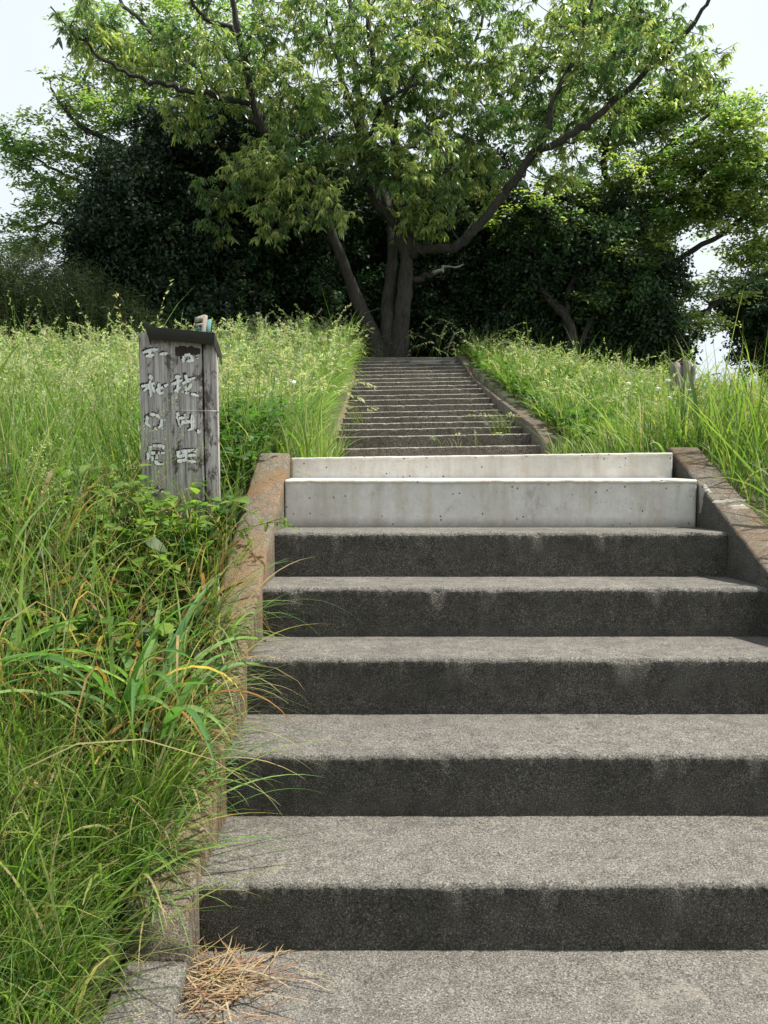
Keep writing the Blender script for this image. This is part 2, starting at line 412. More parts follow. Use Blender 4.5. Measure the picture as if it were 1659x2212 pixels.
# thin rendered edge under each white tread
for k, sd in (('F', 3), ('G', 4)):
    d, z, zb, und = NEAR[k]
    xs = np.linspace(XL + .006, (XR - .008) if k == 'F' else 4.15 * T - .004, 160)
    zt = z * T + (.075 * T * (xs - xs[0]) / (xs[-1] - xs[0]) if k == 'G' else 0)
    a = wob(xs, sd, .002)
    a2_ = a + np.random.default_rng(sd).normal(0, .0009, 160)
    rows = [(d * T - .002 + a, zt - .003 + a * .5), (d * T - .004 + a2_, zt - .007), (d * T - .003 + a2_, zt - .013 + a), (d * T + .004, zt - .016 + a2_)]
    V = np.vstack([np.stack([xs, yy + 0 * xs, zz + 0 * xs], 1) for yy, zz in rows]); n = len(xs)
    q = (np.arange(3)[:, None] * n + np.arange(n - 1)[None]).ravel()
    link('nosing', np_mesh('nosing', V, [np.stack([q, q + n, q + n + 1, q + 1], 1)]), M['white'], low)
# the wide slab in front, and the steps further down towards the viewer
step('landing', low, XL - .004, XRo + .35 * T, 4.1, -3.53, -4.1, .02, 5.64 + .06, -3.5, M['tread'], M['riser'], 11, n=260, label='worn concrete landing at the foot of the steps')
for j in range(3):
    step('step', low, XL - .004, XRo + .35 * T, 3.05 - 1.05 * j, -4.1 - .55 * j, -4.65 - .55 * j, .05, 4.2 - 1.05 * j, -4.1 - .55 * j, M['tread'], M['riser'], 13 + j)
step('landing', low, XL - .004, XRo + .35 * T, -8, -5.75, -6.2, .05, 1.0, -5.75, M['tread'], M['riser'], 19, n=100)

up = empty('concrete_stairs', (0.45, 10.0, .9), 'long far flight of low brown-grey concrete steps climbing to the tree', 'stairs')
for j, (d, z) in enumerate(FAR):
    zz = z / T; last = j == len(FAR) - 1
    zb = (FAR[j - 1][1] / T if j else .0)
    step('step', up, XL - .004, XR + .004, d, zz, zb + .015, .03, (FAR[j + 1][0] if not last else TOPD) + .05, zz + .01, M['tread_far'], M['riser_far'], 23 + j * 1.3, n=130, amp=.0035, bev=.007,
         ztilt=.10)
step('coping', up, XL - .004, XR + .004, TOPD, TOPZ / T, FAR[-1][1] / T + .01, .0, TOPD + 1.3, TOPZ / T, M['coping'], M['coping'], 51, n=130, amp=.006, label='pale streaked concrete edge at the very top')

def wall(name, side, pts, mat, label, seed, grp='side walls of the stairs', sides=None):
    """side wall: pts = [(depth in T, top height in T)], inner face at XL or XR"""
    xi, xo = (XL, XLo) if side < 0 else (XR, XRo)
    ds = np.array([p[0] for p in pts]); zs = np.array([p[1] for p in pts])
    n = max(40, int((ds[-1] - ds[0]) * T / .03))
    d = np.linspace(ds[0], ds[-1], n); y = d * T; z = np.interp(d, ds, zs) * T
    b = np.where(d < 12.5, z - .75, z - .6)
    r = np.random.default_rng(seed); e = wob(y, seed, .003) + r.normal(0, .0013, n); e2 = wob(y, seed + 3, .003) + r.normal(0, .001, n)
    s = -1 if side < 0 else 1   # outward direction
    rows = [(xi + 0 * y, b), (xi + e * .3, z - .10), (xi + e, z - .010), (xi + s * (.004 + np.abs(e2)), z - .002 + e * .5), (xi + s * .012 + e2, z + e * .4),
            (xi + s * WW * .5, z + e2 * .6), (xo - s * .012 + e2, z + e * .3), (xo + e, z - .012), (xo + 0 * y, b)]
    V = np.vstack([np.stack([a + 0 * y, y, c + 0 * y], 1) for a, c in rows]); k = len(rows)
    q = (np.arange(k - 1)[:, None] * n + np.arange(n - 1)[None]).ravel()
    f = np.stack([q, q + 1, q + n + 1, q + n], 1)
    caps = [np.array([[i * n for i in range(k)]]), np.array([[i * n + n - 1 for i in range(k)][::-1]])]
    me = np_mesh(name, V, [f] + caps)
    o = link(name, me, mat); tag(o, label, 'wall', grp, 'thing')
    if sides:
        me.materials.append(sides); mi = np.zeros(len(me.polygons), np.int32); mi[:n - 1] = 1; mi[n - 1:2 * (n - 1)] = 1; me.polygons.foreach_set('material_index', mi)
    bm_fix(me)
    return o

import bmesh
def bm_fix(me):
    bm = bmesh.new(); bm.from_mesh(me); bmesh.ops.recalc_face_normals(bm, faces=bm.faces); bm.to_mesh(me); bm.free()
for o in list(low.children) + list(up.children): bm_fix(o.data)

LW = [(DEN, .131 - .513 * (11.46 - DEN)), (11.0, .131 - .513 * .46), (11.5, .15), (11.62, .165), (11.66, .13)]
RW = [(DEN, .262 - .452 * (11.97 - DEN)), (11.9, .235), (12.0, .265), (12.05, .24)]
wall('stair_side_wall', -1, LW, M['stringer'], 'rust-stained concrete side wall left of the near steps', 3)
wall('stair_side_wall', -1, [(-1, -5.4), (1.0, -5.15), (4.0, -3.46), (5.30, -3.36)], M['tread'], 'low grey concrete kerb continuing below the end of the rusty side wall', 12)
wall('stair_side_wall', 1, RW, M['stringer_r'], 'brown-grey concrete side wall right of the near steps', 5, sides=M['riser'])  # inner face coloured darker: shade of that side along with staining
FW = [(19.6, .12), (20.2, .30), (22, .86), (23, 1.13), (30, 2.42), (38, 4.0), (44.3, 5.72), (TOPD - .8, TOPZ / T + .03), (TOPD + 1.2, TOPZ / T + .06)]
wall('stair_side_wall', 1, FW, M['stringer_r'], 'long rusty-brown side wall right of the far steps', 8, sides=M['riser_far'])  # inner face darker here too, the shaded side put into its colour
wall('stair_side_wall', -1, [(a, b - .42) for a, b in FW], M['stringer'], 'grass-covered side wall left of the far steps', 9)

# repair mortar: a jagged patch crossing the right near wall, a ragged joint beside the white riser, two pale patches near the top step
def blob(name, pts, nrm_, mat, th=.004, parent=None, rough=.004, seed=1):
    r = np.random.default_rng(seed); P = []
    for i in range(len(pts)):
        a, b = np.array(pts[i]), np.array(pts[(i + 1) % len(pts)])
        m = max(2, int(np.linalg.norm(b - a) / .012))
        for t in np.linspace(0, 1, m, endpoint=False):
            P.append(a + (b - a) * t + r.normal(0, rough, 3) * (1 - np.abs(np.array(nrm_))))
    P = np.array(P); n = len(P); c = P.mean(0); nn = np.array(nrm_) * th
    V = np.vstack([P - nn * .5, P * .93 + c * .07 + nn, [c + nn * 1.1]])
    i = np.arange(n); j = (i + 1) % n
    f = [np.stack([i, j, j + n, i + n], 1), np.stack([i + n, j + n, np.full(n, 2 * n)], 1)]
    me = np_mesh(name, V, f); bm_fix(me)
    return link(name, me, mat, parent)
M['mortar'] = simple('pale_mortar', (0.28, 0.26, 0.225), 0.9, 0.2, 60, 0.5)
def rwz(d): return np.interp(d, [p[0] for p in RW], [p[1] for p in RW]) * T
rwall = [o for o in sc.collection.objects if o.get('label', '').startswith('brown-grey concrete side')][0]
up_n = nrm(np.array([[0, -.41, .91]]))[0]
for k, (d0, d1, xa, xb) in enumerate([(10.28, 10.36, .05, .95), (10.10, 10.22, .35, .85), (10.5, 10.74, .02, .2)]):
    pts = [(XR + WW * xa, d0 * T, rwz(d0)), (XR + WW * xb, (d0 + .06) * T, rwz(d0 + .06)), (XR + WW * xb, (d1 + .05) * T, rwz(d1 + .05)), (XR + WW * xa, d1 * T, rwz(d1))]
    blob('mortar_patch', pts, up_n, M['mortar'], .0025, rwall, .005, k)
blob('mortar_patch', [(XR - .004, 10.74 * T, -.30 * T), (XR - .004, 10.58 * T, -.33 * T), (XR - .002, 10.68 * T, -.62 * T), (XR - .002, 10.74 * T, -.66 * T)], (-1, 0, 0), M['mortar'], .002, rwall, .004, 4)
for (xa, xb) in ((880, 955), (968, 985)):
    dd, zz = FAR[-1]
    a = W(xa, 782, dd * T)[0]; b = W(xb, 782, dd * T)[0]; yy = dd * T - .02
    blob('mortar_patch', [(a, yy, zz - .02), (a + .1, yy, zz + .012), (b, yy, zz + .016), (b - .04, yy, zz - .05), (a + .15, yy, zz - .06)], (0, -1, 0), M['mortar'], .02, up, .008, 7)

# ------------------------------------------------------------------ timber signpost
def box_mesh(name, x0, x1, y0, y1, z0, z1, bev=.004, topslope=0., seg=1):
    bm = bmesh.new(); bmesh.ops.create_cube(bm, size=1)
    for v in bm.verts:
        v.co = ((x0 + x1) / 2 + v.co.x * (x1 - x0), (y0 + y1) / 2 + v.co.y * (y1 - y0), (z0 + z1) / 2 + v.co.z * (z1 - z0))
        if v.co.z > (z0 + z1) / 2 and v.co.y > (y0 + y1) / 2: v.co.z -= topslope
    if bev: bmesh.ops.bevel(bm, geom=bm.edges[:], offset=bev, segments=2, affect='EDGES')
    me = bpy.data.meshes.new(name); bm.to_mesh(me); bm.free(); return me

SD = 2.95
s_tl = W(299, 722, SD); s_s = 0.2481 * SD / F_PX            # metres per traced unit on the face
def SX(zx): return (zx - 300) * s_s
def SZ(zy): return -(zy - 370) * s_s
sign = empty('wooden_signpost', (s_tl[0], s_tl[1], s_tl[2]), 'weathered grey timber signpost with flaking white characters and brown metal cap', 'signpost')
sign.rotation_euler = (R(0.5), R(-.4), R(3))
def slink(name, me, mat, parent=sign):
    o = bpy.data.objects.new(name, me); me.materials.append(mat); sc.collection.objects.link(o); o.parent = parent; return o
dep = .055
slink('plank', box_mesh('plank', SX(300), SX(834), 0, dep, SZ(2150), SZ(350), .004, .045), M['wood'])
slink('plank', box_mesh('plank', SX(846), SX(958), .004, dep, SZ(2130), SZ(400), .004, .04), M['wood'])
slink('backing_board', box_mesh('backing_board', SX(320), SX(945), dep + .002, dep + .012, SZ(2100), SZ(520), 0), M['groove_dark'])
# cap: folded sheet, fascia leaning out, roof running down to the back, side flange
def cap_mesh():
    f = [(SX(378), -.040, SZ(320)), (SX(962), -.040, SZ(374)), (SX(950), -.028, SZ(468)), (SX(412), -.028, SZ(424))]
    bk = [(SX(385), dep + .03, SZ(470)), (SX(975), dep + .03, SZ(510)), (SX(975), dep + .03, SZ(612)), (SX(385), dep + .03, SZ(575))]
    V = np.array(f + bk); Fs = [np.array([[0, 1, 2, 3], [0, 4, 5, 1], [1, 5, 6, 2], [4, 0, 3, 7]])]
    me = np_mesh('metal_cap', V, Fs)
    o = slink('metal_cap', me, M['cap'])
    md = o.modifiers.new('thick', 'SOLIDIFY'); md.thickness = .003
    b = o.modifiers.new('bev', 'BEVEL'); b.width = .002; b.segments = 2
cap_mesh()
def ribbon_strokes(name, strokes, wid, y, mat, seed):
    """ragged brush strokes lying on the face of the post"""
    r = np.random.default_rng(seed); bm = bmesh.new()
    for si, st in enumerate(strokes):
        P = [np.array((SX(a), SZ(b))) for a, b in st]; Q = []
        for a, b in zip(P[:-1], P[1:]):
            m = max(3, int(np.linalg.norm(b - a) / .0045))
            Q += [a + (b - a) * t for t in np.linspace(0, 1, m, endpoint=False)]
        Q.append(P[-1]); Q = np.array(Q); tg = nrm(np.gradient(Q, axis=0)); nm = np.stack([-tg[:, 1], tg[:, 0]], 1)
        k = len(Q); t = np.linspace(0, 1, k)
        w_ = wid * (.5 + .55 * np.sin(np.pi * np.clip(t * .85 + .12, 0, 1))) * (1 + r.normal(0, .17, k)); w2 = w_ * (1 + r.normal(0, .17, k))
        yo = y - .0002 * si
        A = [bm.verts.new((p[0], yo, p[1])) for p in Q + nm * w_[:, None]]; B = [bm.verts.new((p[0], yo, p[1])) for p in Q - nm * w2[:, None]]
        for i in range(k - 1):
            if r.random() < .94: bm.faces.new((A[i], A[i + 1], B[i + 1], B[i]))
    g = bmesh.ops.extrude_face_region(bm, geom=bm.faces[:])
    for v in g['geom']:
        if isinstance(v, bmesh.types.BMVert): v.co.y += .002
    bmesh.ops.recalc_face_normals(bm, faces=bm.faces)
    me = bpy.data.meshes.new(name); bm.to_mesh(me); bm.free(); return slink(name, me, mat)
ST = [[(335, 530), (400, 505), (470, 500)], [(478, 542), (548, 532)], [(398, 500), (392, 570)], [(360, 560), (430, 548)],
      [(392, 715), (402, 765)], [(315, 818), (380, 805), (428, 788)], [(392, 765), (395, 908)], [(388, 815), (335, 858)], [(402, 812), (432, 868)],
      [(470, 790), (458, 850), (470, 876), (505, 872)], [(470, 842), (545, 800)],
      [(385, 1165), (352, 1135), (358, 1085), (395, 1058), (445, 1066), (482, 1110), (478, 1155), (440, 1184), (415, 1178)],
      [(378, 1328), (374, 1388)], [(400, 1328), (492, 1330), (484, 1372)], [(345, 1398), (420, 1390), (505, 1392)], [(432, 1398), (425, 1478), (455, 1490), (488, 1486)], [(372, 1400), (350, 1452)], [(395, 1420), (388, 1460)],
      [(335, 1735), (440, 1718)], [(460, 1730), (510, 1728)], [(392, 1770), (396, 1850), (392, 1960)], [(400, 1940), (440, 1965)],
      [(682, 545), (680, 612)], [(690, 552), (742, 545)], [(742, 548), (760, 596), (705, 602)], [(800, 548), (806, 580)],
      [(605, 738), (655, 732)], [(632, 738), (624, 872)], [(572, 802), (620, 785), (668, 762)], [(600, 862), (650, 822)], [(694, 706), (702, 768)], [(668, 795), (722, 765), (778, 742)],
      [(690, 818), (716, 868), (690, 880)], [(742, 795), (720, 845)], [(738, 882), (805, 900)],
      [(618, 1040), (628, 1110), (642, 1172)], [(640, 1132), (700, 1122), (762, 1120)], [(682, 1052), (690, 1110)], [(742, 1060), (746, 1180), (706, 1196)], [(790, 1188), (802, 1225)], [(632, 1092), (704, 1086)], [(655, 1150), (665, 1110)],
      [(602, 1386), (690, 1376), (778, 1366)], [(612, 1392), (620, 1424), (690, 1408)], [(688, 1382), (680, 1446)], [(606, 1462), (700, 1454)], [(702, 1462), (768, 1470)], [(762, 1376), (754, 1412), (700, 1416)]]
GL = [0, 4, 11, 12, 18, 20, 22, 25, 26, 35, 42, len(ST)]   # first stroke of each character
r0 = random.Random(5)
for gi, (ga, gb) in enumerate(zip(GL[:-1], GL[1:])):
    ribbon_strokes('painted_character', ST[ga:gb], .0056, -.0022, M['paint'], 3 + gi)
    ribbon_strokes('groove_shade', [[(a - 9 + r0.uniform(-3, 3), b - 9) for a, b in q] for q in ST[ga:gb]], .0068, -.0012, M['groove_dark'], 20 + gi)  # dark offset copy of each stroke: shadow drawn as a strip on the face
ribbon_strokes('dark_stain', [[(610, 500), (825, 515)], [(612, 525), (700, 540)]], .014, -.0008, M['groove_dark'], 9)

def tube_arrays(paths, sides=6):
    """paths: list of (points (k,3), radii (k))"""
    Vs, Fs, off = [], [], 0
    for P, rad in paths:
        P = np.asarray(P, float); rad = np.asarray(rad, float); k = len(P)
        tg = nrm(np.gradient(P, axis=0)); ref = np.array([0, 0, 1.]) if abs(tg[0, 2]) < .9 else np.array([1., 0, 0])
        a = nrm(np.cross(tg, ref)); b = np.cross(tg, a)
        th = np.linspace(0, 2 * np.pi, sides, endpoint=False)
        ring = P[:, None] + rad[:, None, None] * (np.cos(th)[None, :, None] * a[:, None] + np.sin(th)[None, :, None] * b[:, None])
        Vs.append(ring.reshape(-1, 3))
        i = (np.arange(k - 1)[:, None] * sides + np.arange(sides)[None]).ravel(); j = (np.arange(k - 1)[:, None] * sides + (np.arange(sides)[None] + 1) % sides).ravel()
        Fs.append(np.stack([i, j, j + sides, i + sides], 1) + off); off += k * sides
    return np.vstack(Vs), [np.vstack(Fs)]
V, f = tube_arrays([([(SX(588), -.004, SZ(1012)), (SX(650), -.006, SZ(1022)), (SX(760), -.006, SZ(1029)), (SX(850), -.006, SZ(1028)), (SX(940), -.005, SZ(1030)), (SX(962), .004, SZ(1030)), (SX(962), dep + .004, SZ(1028))], [.0011] * 7)], 5)
slink('binding_wire', np_mesh('wire', V, f), M['wire'])
V, f = tube_arrays([([(SX(290), -.004, SZ(1690)), (SX(330), -.006, SZ(1698)), (SX(410), -.006, SZ(1692))], [.0011] * 3)], 5)
slink('binding_wire', np_mesh('wire', V, f), M['wire'])

# broken board behind the post
bo = W(437, 735, 5.6); bs = 5.6 / F_PX
bsn = empty('broken_signboard', tuple(bo), 'small broken teal and grey board on a leaning stake behind the timber signpost', 'signboard')
def slat(name, a, b, c, d, th, mat):
    P = [W(x, y, 5.6 + dy) - bo for x, y, dy in (a, b, c, d)]
    Vv = np.array(P + [p + np.array([0, th, 0]) for p in P])
    Fs = np.array([[0, 1, 2, 3], [7, 6, 5, 4], [0, 4, 5, 1], [1, 5, 6, 2], [2, 6, 7, 3], [3, 7, 4, 0]])
    me = np_mesh(name, Vv, [Fs]); bm_fix(me); return slink(name, me, mat, bsn)
slat('stake', (440, 679, 0), (447, 681, 0), (436, 765, 0), (428, 765, 0), .03, M['greywood'])
slat('board', (421, 686, .04), (440, 680, .04), (440, 692, .04), (420, 698, .04), .015, M['greywood'])
slat('board', (419, 701, .04), (440, 697, .04), (439, 703, .04), (419, 706, .04), .015, M['greywood'])
slat('teal_panel', (444, 692, .05), (457, 689, .05), (452, 735, .05), (430, 735, .05), .012, M['teal'])
slat('teal_panel', (420, 708, .05), (438, 705, .05), (438, 712, .05), (422, 716, .05), .012, M['teal'])

# stump on the right bank
sd_ = 8.0; so = W(1474, 822, sd_)
stp = empty('tree_stump', tuple(so), 'pale split tree stump standing in the grass of the right bank', 'stump')
def chunk(cx, w_, h, lean, seed, nm):
    r = np.random.default_rng(seed); k = 12; rows = 7; V = []
    for j in range(rows):
        t = j / (rows - 1)
        for i in range(k):
            a = 2 * np.pi * i / k; rr = w_ * (1 + .22 * np.sin(3 * a + seed)) * (1.12 - .2 * t) * (1 + r.normal(0, .05))
            V.append((cx + lean * t + rr * np.cos(a), rr * .8 * np.sin(a), -.12 + (h + .12) * t + (r.normal(0, .016) if j == rows - 1 else 0)))
    V = np.array(V); i = (np.arange(rows - 1)[:, None] * k + np.arange(k)[None]).ravel(); j = (np.arange(rows - 1)[:, None] * k + (np.arange(k)[None] + 1) % k).ravel()
    me = np_mesh(nm, V, [np.stack([i, j, j + k, i + k], 1), np.array([[(rows - 1) * k + q for q in range(k)]])]); bm_fix(me); slink(nm, me, M['stump'], stp)
chunk(-.045, .06, .17, -.02, 1, 'trunk_piece'); chunk(.035, .045, .205, .0, 2, 'trunk_piece'); chunk(.09, .028, .15, .02, 5, 'trunk_piece')

# ------------------------------------------------------------------ grass engine
def hsvj(base, n, j=.25, r=rng):
    base = np.array(base)[None] * np.exp(r.normal(0, j, (n, 1))); base = base * np.exp(r.normal(0, j * .35, (n, 3))); return np.clip(base, .004, .8)

def palette(n, items, r=rng):
    w_ = np.array([i[1] for i in items], float); w_ /= w_.sum(); idx = r.choice(len(items), n, p=w_)
    return hsvj((1, 1, 1), n, .3, r) * np.array([i[0] for i in items])[idx]

def blade_arrays(P, L, az, th0, bend, wd, col, seg=6, fold=0.0, tipcol=None, r=rng, taper=1.6):
    n = len(P); t = (np.arange(seg) + .5) / seg
    th = th0[:, None] + bend[:, None] * t[None] ** 1.2
    h = np.stack([np.sin(az), np.cos(az), 0 * az], 1)
    dx = np.sin(th) * (L / seg)[:, None]; dz = np.cos(th) * (L / seg)[:, None]
    cx = np.concatenate([np.zeros((n, 1)), np.cumsum(dx, 1)], 1); cz = np.concatenate([np.zeros((n, 1)), np.cumsum(dz, 1)], 1)
    tw = r.normal(0, .6, n); side = np.stack([np.cos(az + tw * .6), -np.sin(az + tw * .6), tw * .3], 1); side = nrm(side)
    C = P[:, None] + h[:, None] * cx[..., None]; C[..., 2] += cz
    tt = np.linspace(0, 1, seg + 1); wp = (1 - tt ** taper) * np.minimum(1, .45 + tt * 2.5)
    ww = wd[:, None] * wp[None] * .5
    A = C + side[:, None] * ww[..., None]; B = C - side[:, None] * ww[..., None]
    V = np.stack([A, B], 2).reshape(n * (seg + 1) * 2, 3)
    i = (np.arange(n)[:, None] * (seg + 1) * 2 + np.arange(seg)[None] * 2).ravel()
    Fq = np.stack([i, i + 1, i + 3, i + 2], 1)
    cc = np.repeat(col[:, None], seg + 1, 1)
    if tipcol is not None:
        k = np.clip((tt - .6) / .4, 0, 1)[None, :, None] * tipcol[:, None, None] if tipcol.ndim == 1 else 0
        cc = cc * (1 - k) + np.array([.35, .27, .12])[None, None] * k
    cc = np.repeat(cc, 2, 1).reshape(-1, 3)
    return V, Fq, cc

def join(parts):
    Vs, Fs, Cs, off = [], [], [], 0
    for V, Fq, c in parts:
        Vs.append(V); Fs.append(Fq + off); Cs.append(c); off += len(V)
    d = {}
    for f in Fs: d.setdefault(f.shape[1], []).append(f)
    return np.vstack(Vs), [np.vstack(v) for v in d.values()], np.vstack(Cs)

LT = np.array([(0, 0, 0), (.33, .5, .10), (.33, -.5, .10), (.70, .36, .06), (.70, -.36, .06), (1, 0, 0)])
def leaf_arrays(P, D, N, L, wd, col, droop=.25, fold=1.0):
    n = len(P); D = nrm(D); S = nrm(np.cross(D, N)); U = np.cross(S, D)
    a = LT[:, 0]; V = (P[:, None] + D[:, None] * (a[None, :, None] * L[:, None, None]) + S[:, None] * (LT[:, 1][None, :, None] * wd[:, None, None])
         + U[:, None] * (LT[:, 2][None, :, None] * fold * wd[:, None, None] * 2))
    V[..., 2] -= droop * L[:, None] * a[None] ** 2
    V = V.reshape(-1, 3); b = np.arange(n) * 6
    T1 = np.stack([b, b + 1, b + 3, b + 5, b + 4, b + 2], 1)
    q1 = np.stack([b, b + 1, b + 2, b + 2], 1)
    F3 = np.concatenate([np.stack([b, b + 2, b + 1], 1), np.stack([b + 3, b + 4, b + 5], 1)]); F4 = np.stack([b + 1, b + 2, b + 4, b + 3], 1)
    # one array: split quads into tris to keep a single face size
    F3 = np.concatenate([F3, F4[:, [0, 1, 2]], F4[:, [0, 2, 3]]])
    return V, F3, np.repeat(col, 6, 0)

def seedheads(P, L, az, th0, bend, col, r=rng, nsp=16, sl=.013, open_=.4, frac=.32, stemw=.0022, ccol=None):
    """flowering stems: thin curved stem and spikelets along its end"""
    seg = 8; n = len(P)
    V, Fq, c = blade_arrays(P, L, az, th0, bend, np.full(n, 1.) * stemw * np.clip(P[:, 1] / 3, .8, 2.2), col, seg=seg, r=r, taper=4)
    parts = [(V, np.concatenate([Fq[:, :3], Fq[:, [0, 2, 3]]]), c)]
    C = V.reshape(n, seg + 1, 2, 3).mean(2)
    tt = 1 - frac + frac * r.random((n, nsp)); x = tt * seg; i0 = np.clip(x.astype(int), 0, seg - 1); fr = (x - i0)[..., None]
    ar = np.arange(n)[:, None]; Q = C[ar, i0] * (1 - fr) + C[ar, i0 + 1] * fr; tg = nrm(C[ar, i0 + 1] - C[ar, i0])
    D = nrm(tg + r.normal(0, open_, (n, nsp, 3)) + np.array([0, 0, -.25])); off = D * (r.random((n, nsp, 1)) * open_ * .05 * (1.1 - (tt[..., None] - 1 + frac) / frac))
    Q = (Q + off).reshape(-1, 3); D = D.reshape(-1, 3); m = len(Q)
    s = sl * np.clip(np.repeat(P[:, 1], nsp) / 4, .8, 2.2) * r.uniform(.7, 1.4, m)
    cc = np.repeat(ccol if ccol is not None else col * 1.5, nsp, 0)
    parts.append(leaf_arrays(Q, D, r.normal(0, 1, (m, 3)), s, s * .28, cc, .1))
    return parts

def blades(P, L, az, th0, bend, wd, col, **k):
    V, Fq, c = blade_arrays(P, L, az, th0, bend, wd, col, **k)
    return (V, np.concatenate([Fq[:, :3], Fq[:, [0, 2, 3]]]), c)

def roots(n, x0, x1, y0, y1, dens=None, r=rng, keep_fn=None):
    x = r.uniform(x0, x1, n); y = r.uniform(y0, y1, n)
    lim = (np.abs(x - 0) < (0.60 * np.maximum(y, .2) + .9))
    c = (x > XLo + .045 * ((y > 1.62) & (y < 2.75)) - .01) & (x < XRo + .01) & (y < (TOPD + .6) * T)
    c |= (y < DEN * T) & (x > -1.84 * T) & (x < XRo + .2)
    ok = lim & ~c
    if keep_fn is not None: ok &= keep_fn(x, y)
    x, y = x[ok], y[ok]
    return np.stack([x, y, bank(np.minimum(x, np.where(x < 0, XLo - .01, 99)), y) - .01], 1)

def patchy(x, y, s=1.0, ph=0.): return .5 + .25 * np.sin(x * 3.1 * s + ph) * np.cos(y * 2.3 * s + ph * 2) + .25 * np.sin(x * 1.3 * s - y * 1.9 * s + ph)

G_LUSH = [((.155, .265, .05), 4), ((.23, .35, .07), 4), ((.085, .17, .035), 2.5), ((.33, .41, .11), 1.8), ((.50, .44, .23), .9)]
G_PALE = [((.20, .35, .08), 4), ((.29, .43, .13), 4), ((.11, .24, .045), 3.6), ((.50, .50, .30), 1.2)]
G_FINE = [((.20, .35, .065), 4), ((.29, .43, .10), 4), ((.10, .19, .04), 3), ((.48, .42, .24), .8)]
tau = 2 * np.pi
def field(P, hm, hs, wm, items, lean=0., leanaz=np.pi / 2, bendm=.9, seg=6, r=rng):
    n = len(P)
    L = hm * np.exp(r.normal(0, hs, n)) * (.65 + .7 * patchy(P[:, 0], P[:, 1]))
    az = r.uniform(0, tau, n); k = r.random(n) < lean; az[k] = leanaz + r.normal(0, .9, k.sum())
    return blades(P, L, az, np.abs(r.normal(.14, .26, n)), np.abs(r.normal(bendm, .6, n)), wm * np.exp(r.normal(0, .42, n)), palette(n, items, r), seg=seg,
                  tipcol=np.where(r.random(n) < .25, .9, 0.), r=r)

def grass_obj(label, parts, mat='grass'):
    V, f, c = join(parts); o = link('grass', np_mesh('grass', V, f, c), M[mat]); tag(o, label, 'grass', kind='stuff'); return o

def hole(x, y):
    h = np.hypot((x + .66) / .20, (y - 2.02) / .26); h2 = np.hypot((x + 1.05) / .28, (y - 2.1) / .26)
    return (np.minimum(h, h2) > 1) | (rng.random(len(x)) < .18)
# left bank, near the viewer: fine bending blades
parts = []
P = roots(16000, -2.0, -.42, .75, 2.0, keep_fn=hole); parts.append(field(P, .26, .3, .0032, G_FINE, .35, 2.0, 1.25, 7))
P = roots(700, -2.2, -.55, 1.85, 2.7); parts.append(field(P, .20, .4, .013, [((.50, .33, .17), 2), ((.34, .19, .08), 1.4), ((.60, .46, .12), .6), ((.20, .12, .06), 1)], .2, 2, 2.2, 7))
P = roots(4200, -2.0, -.45, .75, 2.0, keep_fn=hole); parts.append(field(P, .34, .3, .0058, G_LUSH, .4, 1.9, 1.2, 7))
P = roots(1200, -1.9, -.42, .7, 2.0); parts.append(field(P, .24, .4, .003, [((.42, .33, .19), 1), ((.30, .22, .12), 1)], .3, 2, 1.6, 6))
grass_obj('fine bright green grass at the lower left edge beside the steps', parts)
# left bank around the post
parts = []
P = roots(9000, -2.9, -.5, 1.9, 4.0, keep_fn=hole); parts.append(field(P, .27, .35, .0046, G_LUSH, .15, 1.8, .9, 6))
P = roots(5000, -2.9, -.5, 1.9, 4.2, keep_fn=lambda x, y: x < -.9 - .1 * (y - 3)); parts.append(field(P, .42, .3, .0050, G_PALE, .1, 1.8, .7, 6))
P = roots(2400, -2.6, -.5, 1.85, 3.0); parts.append(field(P, .26, .4, .007, [((.52, .38, .20), 1.4), ((.40, .24, .10), 1), ((.22, .14, .07), .7)], .2, 2, 2.0, 6))
grass_obj('lush mixed grass with dry brown blades around the timber signpost', parts)
parts = []
P = roots(62000, -9.5, -.5, 3.8, 14.6); parts.append(field(P, .34, .3, .0075, G_PALE, .1, 1.8, .8, 5))
P = roots(16000, -9.5, -.5, 3.8, 14.6); parts.append(field(P, .42, .25, .008, G_LUSH, .1, 1.8, .8, 5))
P = roots(5200, -.85, -.5, 5.2, 13.6); parts.append(field(P, .38, .30, .008, G_PALE, .55, np.pi / 2, 1.5, 7))
P = roots(9000, -9.5, -.5, 13.2, 15.8); parts.append(field(P, .45, .2, .012, G_PALE, 0, 0, .7, 5))
grass_obj('tall pale yellow-green grass covering the left bank up to the trees', parts)
parts = []
P = roots(6500, -.66, -.5, 6.0, 13.4); parts.append(field(P, .27, .35, .009, G_PALE, .75, np.pi / 2, 1.5, 7))
grass_obj('grass spilling over the left edge of the far steps', parts)
parts = []
P = roots(60000, 1.3, 9.5, 3.2, 14.6); parts.append(field(P, .30, .3, .0075, G_LUSH, .05, 0, .8, 5))
P = roots(16000, 1.3, 9.5, 5, 14.8); parts.append(field(P, .34, .3, .009, G_PALE, .05, 0, .9, 5))
P = roots(5200, 1.35, 5.5, 2.3, 5.2); parts.append(field(P, .40, .25, .008, G_LUSH, .3, -.9, .8, 7))
P = roots(500, 1.35, 3.5, 3.4, 5.5); parts.append(field(P, .42, .2, .009, G_LUSH, .3, -1.2, .8, 8))
P = roots(3000, 1.35, 4.5, 1.2, 3.2); parts.append(field(P, .24, .3, .006, G_LUSH, .1, -1.2, .8, 7))
grass_obj('fresh green grass covering the right bank beside the far steps', parts)
